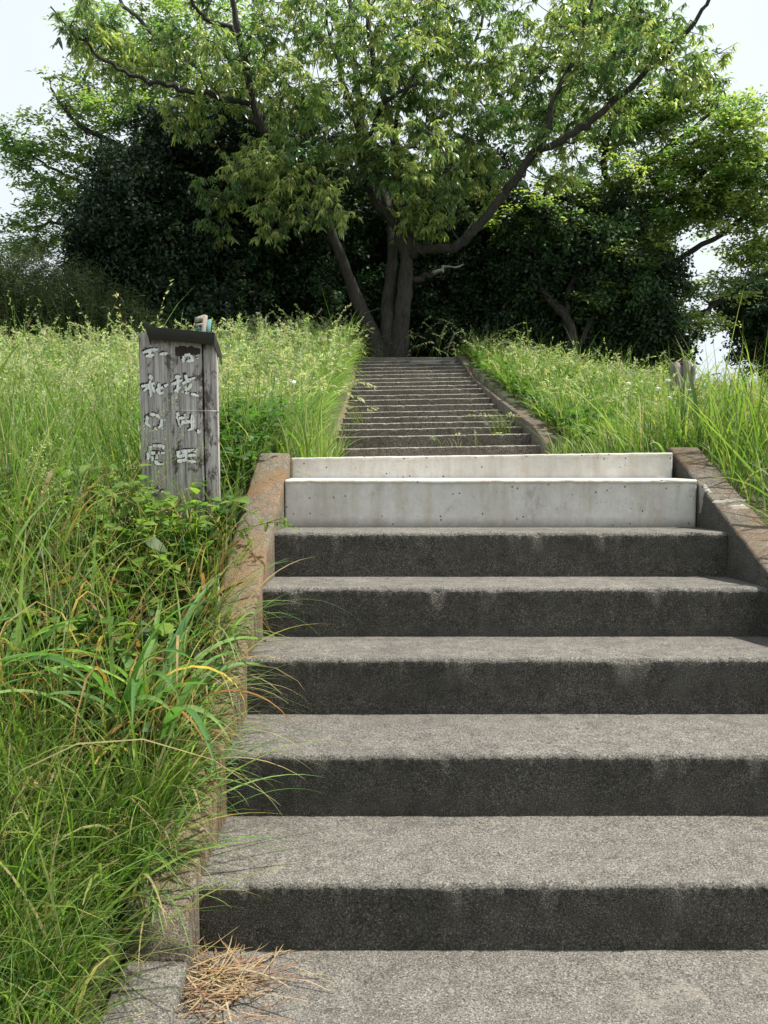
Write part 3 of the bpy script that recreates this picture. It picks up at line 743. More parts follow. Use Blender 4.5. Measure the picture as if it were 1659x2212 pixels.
# landing edges overgrown
parts = []
x = np.concatenate([rng.uniform(XL - .25, XL + .10, 900), rng.uniform(XR - .03, XR + .35, 1100)]); y = rng.uniform(12.4, 20.5, 2000) * T
P = np.stack([x, y, np.full(2000, .03 * T)], 1); parts.append(field(P, .26, .3, .007, G_LUSH, .2, 0, .8, 6))
grass_obj('grass growing over both ends of the landing above the white risers', parts)

# flowering stems
STEM = [((.12, .19, .05), 3), ((.22, .24, .09), 2)]; HEAD = [((.58, .62, .40), 5), ((.36, .46, .22), 4), ((.62, .54, .38), .8)]
def stems(n, x0, x1, y0, y1, h, label, seed, keep=None, bend=1.3, **k):
    r = np.random.default_rng(seed); P = roots(n, x0, x1, y0, y1, r=r, keep_fn=keep); n = len(P)
    az = r.uniform(0, tau, n)
    parts = seedheads(P, h * np.exp(r.normal(0, .18, n)), az, np.abs(r.normal(.08, .1, n)), np.abs(r.normal(bend, .5, n)), palette(n, STEM, r), r, ccol=palette(n, HEAD, r), **k)
    V, f, c = join(parts); o = link('flowering_grass', np_mesh('flowering_grass', V, f, c), M['grass']); tag(o, label, 'grass', kind='stuff')
stems(4600, -9, -.55, 3.6, 14.6, .64, 'drooping pale seed heads rising over the left bank', 31, nsp=26, sl=.021, frac=.42)
stems(170, -2.9, -.85, 2.3, 3.8, .72, 'long flowering grass stems around the timber signpost', 32, nsp=34, sl=.012, bend=1.0, frac=.4)
stems(34, -1.02, -.66, 2.35, 2.86, .62, 'dark flowering grass stems rising in front of the timber signpost', 36, nsp=34, sl=.009, bend=.6, frac=.45)
stems(2200, 1.5, 9, 4.5, 14.8, .5, 'drooping seed heads rising over the right bank', 33, nsp=20, sl=.018, frac=.4)
stems(500, -9, 9, 13.4, 15.2, .85, 'tall seed heads along the crest below the trees', 34, nsp=26, bend=1.8, sl=.016, frac=.45)
# ------------------------------------------------------------------ broadleaf weeds near the post
def weeds(n, x0, x1, y0, y1, hmax, lsz, label, seed, items, keep=None, per=9):
    r = np.random.default_rng(seed); P = roots(n, x0, x1, y0, y1, r=r, keep_fn=keep); n = len(P); parts = []
    H = hmax * r.uniform(.4, 1, n); az = r.uniform(0, tau, n)
    V, Fq, c = blade_arrays(P, H, az, np.abs(r.normal(.1, .2, n)), np.abs(r.normal(.6, .4, n)), np.full(n, .003), palette(n, items, r) * .8, seg=6, r=r, taper=5)
    parts.append((V, np.concatenate([Fq[:, :3], Fq[:, [0, 2, 3]]]), c)); C = V.reshape(n, 7, 2, 3).mean(2)
    tt = r.uniform(.25, 1, (n, per)); x = tt * 6; i0 = np.clip(x.astype(int), 0, 5); fr = (x - i0)[..., None]; ar = np.arange(n)[:, None]
    Q = (C[ar, i0] * (1 - fr) + C[ar, i0 + 1] * fr).reshape(-1, 3); m = len(Q)
    a = r.uniform(0, tau, m); D = np.stack([np.cos(a), np.sin(a), r.normal(.15, .3, m)], 1); Lz = lsz * np.exp(r.normal(0, .3, m))
    Nn = np.stack([r.normal(0, .3, m), r.normal(0, .3, m) - .2, np.ones(m)], 1)
    parts.append(leaf_arrays(Q, D, Nn, Lz, Lz * .62, palette(m, items, r), .15))
    V, f, c = join(parts); o = link('weeds', np_mesh('weeds', V, f, c), M['grass']); tag(o, label, 'weeds', kind='stuff')
weeds(700, -2.2, -.53, 1.95, 3.1, .20, .040, 'dark green low weeds filling the hollow below the timber signpost', 40, [((.05, .13, .03), 3), ((.075, .17, .035), 2), ((.035, .09, .025), 2)])
YG = [((.20, .34, .055), 3), ((.12, .25, .045), 3), ((.30, .42, .08), 1.5)]
weeds(230, -2.0, -.55, 2.05, 3.0, .32, .046, 'yellow-green broad-leaved weeds at the foot of the timber signpost', 41, YG)
weeds(26, -1.02, -.62, 2.62, 2.86, .42, .042, 'light green climbing weeds reaching up the foot of the timber signpost', 46, [((.26, .40, .08), 1), ((.18, .32, .06), 1)], per=12)
weeds(1300, -.95, -.45, 3.2, 6.2, .36, .034, 'dark green leafy weeds behind the end of the left side wall', 42, [((.06, .16, .03), 3), ((.10, .22, .04), 2)])
weeds(5200, 1.4, 6.5, 5, 14, .34, .06, 'leafy green weeds among the grass of the right bank', 43, [((.11, .23, .04), 3), ((.16, .29, .05), 2), ((.08, .17, .03), 1)])
weeds(1500, -7, -.6, 4, 13, .3, .05, 'leafy weeds among the grass of the left bank', 44, [((.11, .23, .04), 3), ((.15, .26, .05), 2)])

# ------------------------------------------------------------------ broad strap-leaved plant, left of the near steps
def strap(name, label, pos, leaves, cat='plant'):
    root = empty(name, tuple(pos), label, cat)
    for i, (L, az, t0, bd, wd, col, lab) in enumerate(leaves):
        r = np.random.default_rng(i + 3); seg = 12
        P = np.array([[r.normal(0, .04), r.normal(0, .03), .05]])
        V, Fq, c = blade_arrays(P, np.array([L]), np.array([az]), np.array([t0]), np.array([bd]), np.array([wd]), np.array([col]), seg=seg, r=r, taper=2.6)
        # fold along a midrib
        Vr = V.reshape(seg + 1, 2, 3); mid = Vr.mean(1); mid[:, 2] -= wd * .16
        V3 = np.stack([Vr[:, 0], mid, Vr[:, 1]], 1).reshape(-1, 3); b = np.arange(seg) * 3
        f = np.concatenate([np.stack([b, b + 1, b + 4, b + 3], 1), np.stack([b + 1, b + 2, b + 5, b + 4], 1)])
        me = np_mesh('leaf', V3, [f], np.repeat(np.array([col]), len(V3), 0)); me.materials.append(M['grass'])
        me.polygons.foreach_set('use_smooth', np.ones(len(me.polygons), bool))
        o = bpy.data.objects.new('leaf', me); sc.collection.objects.link(o); o.parent = root
        if lab: o['label'] = lab
gr1, gr2, gr3, yl, br = (.15, .29, .085), (.10, .22, .065), (.22, .36, .12), (.62, .46, .08), (.33, .16, .06)
def onbank(x, y): return np.array([x, y, float(bank(np.array([x]), np.array([y]))[0])])
rr = random.Random(3); lv = []
for i in range(26):
    lv.append((rr.uniform(.32, .55), rr.uniform(-2.6, 3.0), rr.uniform(.15, .5), rr.uniform(1.0, 2.1), rr.uniform(.018, .034), (gr1, gr2, gr3)[i % 3], None))
lv += [(.50, 1.5, -.05, 3.6, .020, yl, 'yellow leaf arching back on itself'), (.40, 1.9, .5, 1.9, .014, br, 'dried brown leaf'), (.42, 2.4, .6, 1.9, .013, (.40, .22, .08), 'dried brown leaf'), (.36, 3.4, .8, 1.6, .018, br, 'dried brown leaf'), (.18, -.4, .1, .2, .020, (.30, .36, .07), 'yellow-edged upright leaf')]
strap('strap_leaved_plant', 'broad strap-leaved plant with one curled yellow leaf beside the rusty side wall', onbank(-.60, 2.0), lv)
lv = []
for i in range(20):
    lv.append((rr.uniform(.30, .58), rr.uniform(-3, 3), rr.uniform(.2, .7), rr.uniform(.9, 1.9), rr.uniform(.016, .030), (gr1, gr3, gr2)[i % 3], None))
for i in range(34):
    lv.append((rr.uniform(.2, .42), rr.uniform(-3, 3), rr.uniform(.4, 1.0), rr.uniform(1.3, 2.2), rr.uniform(.010, .02), (br, (.48, .27, .08), (.36, .24, .13))[i % 3], 'withered brown leaf'))
strap('strap_leaved_plant', 'broad strap-leaved plant with many withered brown leaves at the left edge', onbank(-1.02, 2.05), lv)

# long blades hanging over the side wall and steps
def arching(name, label, items, cat='grass tuft'):
    r = np.random.default_rng(len(items)); parts = []
    for (x, y, z, L, az, t0, bd, wd, col) in items:
        parts.append(blades(np.array([[x, y, z]]), np.array([L]), np.array([az]), np.array([t0]), np.array([bd]), np.array([wd]), np.array([col]), seg=12, r=r, taper=2.2))
    V, f, c = join(parts); o = link(name, np_mesh(name, V, f, c), M['grass']); tag(o, label, cat); return o
it = []
for i in range(640):
    y = rr.uniform(1.60, 2.45); b = onbank(XLo - rr.uniform(-.075, .06), y); b[2] = onbank(XLo - .05, y)[2]
    it.append((b[0], b[1], b[2], rr.uniform(.08, .26) if i % 6 else rr.uniform(.3, .5), rr.uniform(.2, 3.0), rr.uniform(.2, .9), rr.uniform(.8, 2.2), rr.uniform(.0025, .008), rr.choice([gr1, gr3, gr2, (.2, .3, .08), (.40, .33, .17)])))
arching('grass_tuft', 'tuft of long blades arching from the bank over the rusty side wall onto the steps', it)
it = []
for i in range(170):
    y = rr.uniform(1.05, 1.62); b = onbank(-.72 - rr.uniform(0, .15), y)
    it.append((b[0], b[1], b[2], rr.uniform(.25, .5), rr.uniform(.7, 2.6), rr.uniform(.2, .8), rr.uniform(.6, 1.6), rr.uniform(.002, .006), rr.choice([gr1, gr3, gr2, (.2, .3, .08), (.42, .35, .2)])))
arching('grass_tuft', 'lowest tuft of blades leaning over the end of the rusty side wall', it)

# dried grass clump at the foot of the steps
def dry_clump():
    r = np.random.default_rng(12); c0 = np.array([W(478, 2110, 5.3 * T)[0], 5.25 * T, -3.5 * T + .004]); n = 200
    P = c0 + np.stack([r.normal(0, .062, n), r.normal(0, .048, n), np.abs(r.normal(0, .012, n))], 1)
    az = np.where(r.random(n) < .65, r.choice([1.3, -1.8], n) + r.normal(0, .6, n), r.uniform(0, tau, n))
    col = palette(n, [((.50, .38, .23), 4), ((.34, .20, .11), 3), ((.56, .46, .31), 2), ((.22, .10, .05), 1)], r)
    p1 = blades(P, r.uniform(.05, .19, n), az, r.uniform(1.0, 1.6, n), r.normal(.2, 1.3, n), r.uniform(.0016, .0045, n), col, seg=7, r=r, taper=3)
    m = 8; p2 = blades(c0 + np.stack([r.normal(-.05, .04, m), r.normal(0, .02, m), r.uniform(.0, .01, m)], 1), r.uniform(.12, .24, m), r.normal(1.2, .6, m), r.uniform(.9, 1.3, m), r.normal(.5, .3, m), r.uniform(.002, .006, m), palette(m, [((.5, .36, .2), 1)], r), seg=8, r=r, taper=3)
    V, f, c = join([p1, p2]); zb_ = -3.5 * T + .003; V[:, 2] = np.maximum(zb_ + (V[:, 2] - zb_) * .5, zb_)
    o = link('dry_grass_clump', np_mesh('dry_grass_clump', V, f, c), M['straw']); tag(o, 'clump of dry straw-coloured grass lying against the lowest riser', 'dry grass')
dry_clump()

# weed tufts on the far steps
def step_tuft(j, xs, n, h, label, seed, items=[((.10, .16, .05), 2), ((.20, .21, .09), 2)], wd=.006):
    r = np.random.default_rng(seed); d, z = FAR[j]; x, y = W(xs, 900, 1)[0] * (d * T), (FAR[j + 1][0] - .12) * T
    P = np.stack([r.normal(x, .05, n), np.minimum(r.normal(y, .03, n), y + .05), np.full(n, z)], 1)
    V, f, c = join([blades(P, h * np.exp(r.normal(0, .3, n)), r.uniform(0, tau, n), np.abs(r.normal(.3, .3, n)), r.uniform(.5, 1.8, n), np.full(n, wd), palette(n, items, r), seg=7, r=r)]
                   + seedheads(P[:max(3, n // 12)], np.full(max(3, n // 12), h * 1.3), r.uniform(0, tau, max(3, n // 12)), np.full(max(3, n // 12), .2), np.full(max(3, n // 12), 1.6), palette(max(3, n // 12), STEM, r), r, ccol=palette(max(3, n // 12), HEAD, r)))
    o = link('weed_tuft', np_mesh('weed_tuft', V, f, c), M['grass']); tag(o, label, 'weed', 'weeds rooted on the far steps'); return o
step_tuft(1, 1098, 75, .30, 'bushy grass tuft growing on the far steps against their right side wall', 61)
step_tuft(0, 1052, 10, .2, 'thin weed on the lowest far step left of the bushy tuft', 62, [((.25, .23, .10), 1), ((.12, .15, .05), 1)], .004)
step_tuft(0, 985, 8, .14, 'pair of dry stems on the lowest far step in its middle', 63, [((.42, .36, .2), 1)], .004)
step_tuft(3, 775, 26, .24, 'grass tuft on the far steps at their left edge', 64)

# climbing vine reaching over the left side wall
def vine():
    r = np.random.default_rng(9)
    dy = 2.93
    path = [W(470, 1165, dy - .06), W(505, 1150, dy - .1), W(540, 1139, dy - .12), W(575, 1130, dy - .15), W(605, 1128, dy - .2), W(633, 1140, dy - .24)]
    b2 = [W(540, 1139, dy - .12), W(528, 1120, dy - .12), W(535, 1108, dy - .12), W(548, 1100, dy - .12)]
    b3 = [W(528, 1142, dy - .12), W(532, 1160, dy - .12), W(545, 1170, dy - .12)]
    b4 = [W(575, 1130, dy - .15), W(600, 1122, dy - .2), W(616, 1118, dy - .2)]
    V, f = tube_arrays([(p, np.linspace(.0022, .001, len(p))) for p in (path, b2, b3, b4)], 5)
    root = empty('vine', tuple(path[0]), 'thin yellow-green vine shoot reaching across the rusty side wall', 'vine')
    me = np_mesh('stem', V, f, np.tile(np.array([[.2, .28, .06]]), (len(V), 1))); link('stem', me, M['grass'], root)
    Q = []
    for p, n in ((path, 9), (b2, 4), (b3, 4), (b4, 5)):
        p = np.array(p)
        for t in np.linspace(.25, 1, n): x = t * (len(p) - 1); i = min(int(x), len(p) - 2); Q.append(p[i] + (p[i + 1] - p[i]) * (x - i))
    Q = np.array(Q); m = len(Q); a = r.uniform(0, tau, m); L = r.uniform(.02, .038, m)
    V, f3, c = leaf_arrays(Q, np.stack([np.cos(a), np.sin(a) * .5, r.normal(-.1, .5, m)], 1), np.stack([r.normal(0, .4, m), -.5 + 0 * a, np.ones(m)], 1), L, L * .5, palette(m, [((.22, .36, .06), 1), ((.15, .28, .05), 1)], r), .2)
    link('leaves', np_mesh('leaves', V, [f3], c), M['grass'], root)
vine()

# flowers on the banks
def ell(name, c, rad, mat, parent, sq=.6, seed=0):
    bm = bmesh.new(); bmesh.ops.create_icosphere(bm, subdivisions=2, radius=rad); r = random.Random(seed)
    for v in bm.verts: v.co.z *= sq; v.co *= 1 + r.uniform(-.12, .12)
    me = bpy.data.meshes.new(name); bm.to_mesh(me); bm.free(); o = bpy.data.objects.new(name, me); me.materials.append(mat); sc.collection.objects.link(o); o.parent = parent; o.location = c
M['petal_y'] = simple('yellow_petals', (.75, .45, .02), .7, .2, 90, 0); M['puff'] = simple('white_seed_fluff', (.72, .72, .66), .95, .15, 120, .6)
M['stemg'] = simple('flower_stem', (.12, .2, .05), .7, .2, 40, 0)
YF = [(587, 808, 5.0), (560, 828, 5.0), (1487, 836, 6.0), (1503, 840, 5.8), (1411, 857, 5.5), (1400, 862, 5.5), (1438, 891, 5.2)]
YL = ['yellow flower on the left bank right of the signpost, higher of two', 'yellow flower on the left bank right of the signpost, lower of two', 'yellow flower just below the stump, left of two',
      'yellow flower just below the stump, right of two', 'yellow flower on the right bank, larger one of a close pair', 'yellow flower on the right bank, smaller one of a close pair', 'lowest lone yellow flower on the right bank']
WF = [(1357, 829, 6.2), (1421, 840, 5.8), (1442, 823, 6.0), (1447, 860, 5.5), (1489, 843, 5.6), (632, 826, 5.0)]
WL = ['white seed head on the right bank, leftmost one', 'white seed head on the right bank beside the yellow pair', 'white seed head close below the stump', 'lowest white seed head on the right bank', 'small white seed head right of the others near the stump', 'white seed head on the left bank right of the signpost']
for k, (lst, labs) in enumerate(((YF, YL), (WF, WL))):
    for i, (x, y, d) in enumerate(lst):
        p = W(x, y, d); gz = float(bank(np.array([p[0]]), np.array([p[1]]))[0])
        e = empty('flower' if k == 0 else 'seed_head', (p[0], p[1], gz - .02), labs[i], 'flower', 'yellow flowers' if k == 0 else 'white seed heads')
        hh = max(p[2] - gz + .02, .1)
        V, f = tube_arrays([([(0, 0, 0), (.01, 0, hh * .5), (0, 0, hh)], [.0025] * 3)], 4); mm = np_mesh('stem', V, f); mm.materials.append(M['stemg'])
        o = bpy.data.objects.new('stem', mm); sc.collection.objects.link(o); o.parent = e
        if k == 0:
            r = np.random.default_rng(i); n = 16; a = np.linspace(0, tau, n, endpoint=False)
            V, f3, c = leaf_arrays(np.tile([[0, 0, hh]], (n, 1)), np.stack([np.cos(a), np.sin(a), .35 + r.normal(0, .15, n)], 1), np.tile([[0, 0, 1.]], (n, 1)) + r.normal(0, .05, (n, 3)), np.full(n, .021), np.full(n, .008), np.tile([[.7, .4, .02]], (n, 1)), .1)
            mm = np_mesh('petals', V, [f3], c); mm.materials.append(M['petal_y']); o = bpy.data.objects.new('petals', mm); sc.collection.objects.link(o); o.parent = e
        else: ell('puff', (0, 0, hh), .02 if i != 4 else .013, M['puff'], e, .7, i)
# tan dead leaf in the grass at the left edge
p = W(66, 1697, 1.75); V, f3, c = leaf_arrays(p[None] - np.array([[.03, 0, 0]]), np.array([[1., .2, .25]]), np.array([[.1, -.6, 1.]]), np.array([.05]), np.array([.04]), np.array([[.55, .38, .22]]), .25)
tag(link('fallen_leaf', np_mesh('fallen_leaf', V, [f3], c), M['straw']), 'single tan dead leaf caught in the grass at the left edge', 'leaf')
# ------------------------------------------------------------------ trees
def smooth_path(P, rad, r, sub=3, jit=.02):
    P = np.asarray(P, float); k = len(P); t = np.linspace(0, k - 1, (k - 1) * sub + 1)
    Q = np.stack([np.interp(t, np.arange(k), P[:, i]) for i in range(3)], 1)
    for _ in range(2): Q[1:-1] = .5 * Q[1:-1] + .25 * (Q[:-2] + Q[2:])
    Q[1:-1] += r.normal(0, jit, Q[1:-1].shape)
    return Q, np.interp(t, np.arange(k), rad)

def px_path(pts, d0):
    """pts: (x, y, depth offset m, radius m)"""
    return np.array([W(p[0], p[1], d0 + p[2]) for p in pts]), np.array([p[3] for p in pts])

def lobe_points(lobes, d0, r):
    out = []
    for (x, y, dd, rx, ry, rz, n) in lobes:
        d = d0 + dd; c = W(x, y, d); k = d / F_PX
        u = nrm(r.normal(0, 1, (n, 3))) * (r.random((n, 1)) ** .42)
        out.append(c + u * np.array([rx * k, rz, ry * k]))
    return np.vstack(out)

def tree(name, label, base, trunk_paths, lobes, d0, seed, style, group=None, twigs=5, per=13, LL=.15, LW=.036, clump_r=.42, items=None, leafm='leaf', barkm='bark', tip_items=None, tip_fn=None, fill=None, side_r=.030, twig_n=2):
    r = np.random.default_rng(seed)
    root = empty(name, tuple(base), label, 'tree', group)
    tubes, nodes, nrad = [], [], []
    for pts in trunk_paths:
        P, rad = px_path(pts, d0); Q, rr_ = smooth_path(P, rad, r, 4, .022 if rad[0] < .10 else .006)
        tubes.append((Q, rr_)); nodes += list(Q[2:]); nrad += list(rr_[2:])
    V, f = tube_arrays(tubes, 12)
    V += r.normal(0, .003, V.shape)
    link('trunk', np_mesh('trunk', V, f), M[barkm], root, smooth=True)
    C = lobe_points(lobes, d0, r)
    N = np.array(nodes); NR = np.array(nrad)
    dist = np.array([np.min(np.linalg.norm(N - c, axis=1)) for c in C]); order = np.argsort(dist)
    bt = []; Dir = np.zeros_like(C)
    for ci in order:
        c = C[ci]; dv = N - c; dd = np.linalg.norm(dv, axis=1) + .5 * np.clip(dv[:, 2] + .1, 0, None)
        j = int(np.argmin(dd)); a = N[j]; L = np.linalg.norm(c - a)
        m = max(3, int(L / .35)); t = np.linspace(0, 1, m + 1)[:, None]
        path = a + (c - a) * t; path[:, 2] += (np.sin(t * np.pi) * L * .10)[:, 0]
        path[1:-1] += r.normal(0, min(.08, L * .08), path[1:-1].shape)
        r0_ = min(NR[j] * .6, side_r * (.5 + L * .6)); rad = np.linspace(max(r0_, .007), .005, m + 1)
        bt.append((path, rad)); N = np.vstack([N, path[1:]]); NR = np.concatenate([NR, rad[1:]])
        Dir[ci] = path[-1] - path[-2]
    # twigs and leaves
    Dir = nrm(Dir); n = len(C); k = twigs
    tw = nrm(Dir[:, None] * .6 + r.normal(0, .75, (n, k, 3)) * np.array([1, 1, .6])); tl = clump_r * r.uniform(.35, 1, (n, k, 1))
    E_ = C[:, None] + tw * tl
    E_[..., 2] -= .06 * tl[..., 0] if style != 'spray' else 0
    for i in range(n):
        for q in range(min(twig_n, k)): bt.append((np.array([C[i], (C[i] + E_[i, q]) / 2 + r.normal(0, .02, 3), E_[i, q]]), np.array([.006, .004, .003])))
    V, f = tube_arrays(bt, 5); link('branches', np_mesh('branches', V, f), M[barkm], root, smooth=True)
    E2 = E_.reshape(-1, 3); TD = tw.reshape(-1, 3); cl = np.repeat(np.arange(n), k)
    P = np.repeat(E2, per, 0); D0 = np.repeat(TD, per, 0); m = len(P); cid = np.repeat(cl, per)
    back = r.random((m, 1)) * .55
    P = P - D0 * np.repeat(tl.reshape(-1, 1), per, 0) * back
    rad3 = r.normal(0, 1, (m, 3))
    if style == 'droop':
        D = nrm(nrm(rad3) * np.array([1, 1, .5]) + D0 * .4 + np.array([0, 0, -.55])); Nn = r.normal(0, .6, (m, 3)) + np.array([0, -.2, .8]); dr = .28
    elif style == 'spray':
        D = nrm(rad3 * np.array([1, 1, .18]) + D0 * .4); Nn = r.normal(0, .35, (m, 3)) + np.array([0, 0, 1]); dr = .15
        P = P + r.normal(0, .09, (m, 3)) * np.array([1, 1, .3])
    else:
        D = nrm(rad3 + D0 * .5 + np.array([0, 0, .1])); Nn = r.normal(0, 1, (m, 3)) + np.array([0, 0, .6]); dr = .1
        P = P + r.normal(0, .06, (m, 3))
    L = LL * np.exp(r.normal(0, .22, m)); wd = LW * np.exp(r.normal(0, .2, m))
    cc = palette(n, items, r)[cid] * np.exp(r.normal(0, .18, (m, 1))) * np.array([1, 1, 1])
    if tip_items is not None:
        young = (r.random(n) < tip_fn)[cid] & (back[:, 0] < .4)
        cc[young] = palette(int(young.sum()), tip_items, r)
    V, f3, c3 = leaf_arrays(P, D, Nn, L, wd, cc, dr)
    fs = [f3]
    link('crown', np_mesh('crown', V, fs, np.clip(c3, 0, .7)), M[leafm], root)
    return root

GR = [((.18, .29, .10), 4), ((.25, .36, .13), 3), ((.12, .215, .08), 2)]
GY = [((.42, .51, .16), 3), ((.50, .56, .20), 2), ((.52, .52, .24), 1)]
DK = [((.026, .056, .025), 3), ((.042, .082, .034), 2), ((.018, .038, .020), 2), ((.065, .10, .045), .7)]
D0 = 14.7
TR = [
 [(822, 782, 0, .17), (812, 740, 0, .15), (795, 696, 0, .13), (769, 643, -.1, .125), (751, 592, -.2, .12), (728, 534, -.3, .115), (708, 480, -.4, .11), (690, 430, -.5, .105), (650, 370, -.7, .10), (600, 315, -.8, .10), (565, 280, -.9, .095), (545, 215, -1, .085), (530, 140, -1.1, .075), (510, 50, -1.2, .065), (495, -60, -1.3, .05), (480, -200, -1.3, .03)],
 [(840, 782, .1, .19), (838, 740, .1, .16), (838, 662, .15, .135), (845, 592, .2, .13), (848, 532, .3, .12), (846, 470, .5, .11), (820, 390, .8, .10), (790, 300, 1.0, .09), (770, 180, 1.3, .07), (760, 60, 1.5, .055), (750, -120, 1.6, .03)],
 [(860, 782, 0, .20), (864, 740, 0, .165), (867, 685, 0, .15), (875, 615, 0, .145), (879, 557, 0, .15), (881, 514, 0, .12), (884, 477, 0, .105), (872, 425, 0, .10), (862, 350, 0, .095), (850, 300, .1, .09), (838, 230, .2, .08), (810, 160, .3, .07), (795, 60, .4, .06), (800, -100, .5, .03)],
 [(879, 552, 0, .12), (892, 544, -.1, .11), (936, 540, -.3, .105), (982, 538, -.5, .11), (1008, 516, -.6, .115), (1032, 486, -.7, .11), (1070, 445, -.9, .10), (1110, 395, -1.0, .095), (1150, 336, -1.1, .09), (1172, 318, -1.1, .08), (1200, 200, -1.0, .05), (1255, 100, -.9, .045), (1285, -20, -.8, .03)],
 [(1150, 336, -1.1, .085), (1200, 312, -1.2, .08), (1245, 288, -1.3, .08), (1290, 250, -1.4, .075), (1365, 186, -1.6, .065), (1445, 110, -1.8, .055), (1500, 45, -2.0, .04), (1545, -30, -2.1, .03)],
 [(874, 548, 0, .11), (860, 504, -.2, .10), (846, 478, -.3, .09), (824, 455, -.4, .08), (800, 418, -.5, .085), (786, 385, -.6, .08), (778, 330, -.7, .075), (774, 270, -.8, .07), (752, 205, -.9, .06), (730, 130, -1.0, .05), (705, 20, -1, .03)],
 [(884, 606, .1, .07), (912, 600, .2, .065), (936, 592, .3, .06), (962, 582, .6, .04), (1000, 572, 1.0, .02)],
 [(540, 225, -1.0, .06), (500, 220, -1.2, .055), (465, 203, -1.4, .055), (400, 200, -1.6, .05), (350, 181, -1.8, .045), (300, 172, -1.9, .04), (240, 145, -2.1, .035), (190, 100, -2.2, .025), (110, 15, -2.3, .012)],
 [(515, 75, -1.2, .05), (490, 52, -1.4, .045), (450, 50, -1.5, .045), (425, 20, -1.6, .035), (400, -20, -1.7, .03)],
 [(590, 305, -.8, .06), (520, 240, -.5, .055), (425, 140, -.2, .05), (345, 92, 0, .05), (262, 0, .2, .04), (230, -60, .3, .02)],
 [(862, 345, 0, .07), (900, 300, .2, .06), (940, 270, .4, .055), (980, 200, .6, .045), (1020, 120, .8, .04), (1050, 0, .9, .03)],
 [(846, 300, .1, .06), (865, 210, -.5, .05), (905, 150, -1, .04), (945, 110, -1.4, .03)],
 [(780, 330, -.7, .05), (820, 235, -1.3, .045), (850, 205, -1.6, .04), (905, 180, -1.8, .03)],
]
LB = [  # x, y, depth offset, rx, ry, rz, n
 (640, 385, -1.0, 105, 70, .9, 26), (520, 395, -1.0, 75, 55, .8, 15), (470, 455, -.9, 45, 50, .5, 7), (610, 470, -.9, 50, 35, .5, 6),
 (930, 430, -.9, 85, 75, .8, 24), (905, 478, -.8, 50, 30, .5, 5), (690, 440, -1.6, 60, 50, .5, 10), (590, 300, -1.7, 60, 40, .5, 7), (760, 340, -1.6, 90, 80, .8, 16), (880, 330, -1.4, 100, 80, .9, 22),
 (700, 200, -1.8, 130, 110, 1.0, 38), (860, 160, -1.9, 150, 120, 1.1, 46), (950, 60, -1.2, 150, 90, 1.3, 34), (720, 50, -1.0, 150, 80, 1.3, 34),
 (560, 100, -1.2, 90, 90, 1.0, 16), (450, 120, -1.6, 90, 85, .9, 18), (330, 110, -1.8, 90, 75, .8, 17), (235, 120, -2.1, 70, 60, .7, 10), (180, 40, -2.2, 60, 50, .6, 8),
 (430, 220, -1.5, 90, 50, .7, 13), (560, 190, -1.0, 70, 70, .8, 12), (1000, 280, -.6, 100, 80, 1.0, 26), (1060, 370, -.8, 70, 60, .7, 14), (1190, 330, -1.3, 70, 55, .6, 13),
 (1080, 190, -.4, 90, 100, 1.0, 26), (1170, 90, -.9, 90, 90, 1.0, 22), (1230, 200, -1.1, 80, 60, .8, 13), (1330, 110, -1.5, 80, 80, .8, 18), (1330, 215, -1.6, 80, 45, .7, 11),
 (1430, 60, -1.9, 70, 60, .6, 12), (1460, 140, -2.0, 70, 50, .6, 12), (1525, 140, -2.2, 45, 35, .4, 6), (1290, 30, -1.2, 90, 60, 1.0, 12),
 (780, -120, -.5, 420, 120, 2.2, 60), (1100, -100, -.8, 250, 110, 2, 26), (500, -80, -1.2, 160, 70, 1.2, 14), (1330, -90, -1.5, 150, 80, 1.3, 12),
 (930, 380, 1.2, 200, 90, 1.0, 22), (680, 330, 1.2, 160, 110, 1.0, 20), (800, 120, 1.5, 220, 130, 1.2, 40), (1050, 150, 1.3, 160, 130, 1.2, 26),
]
LB = [(a, b, c + (.5 if i % 3 else -.1), d, e, f, int(g * 1.06)) for i, (a, b, c, d, e, f, g) in enumerate(LB)]
TR = [[(a, b, c, d * (.95 if b > 600 else .74)) for a, b, c, d in p] for p in TR]
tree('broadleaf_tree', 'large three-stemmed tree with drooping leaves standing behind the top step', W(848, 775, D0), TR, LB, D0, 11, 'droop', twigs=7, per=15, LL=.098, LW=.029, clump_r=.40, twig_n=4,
     items=GR, tip_items=GY, tip_fn=.48)

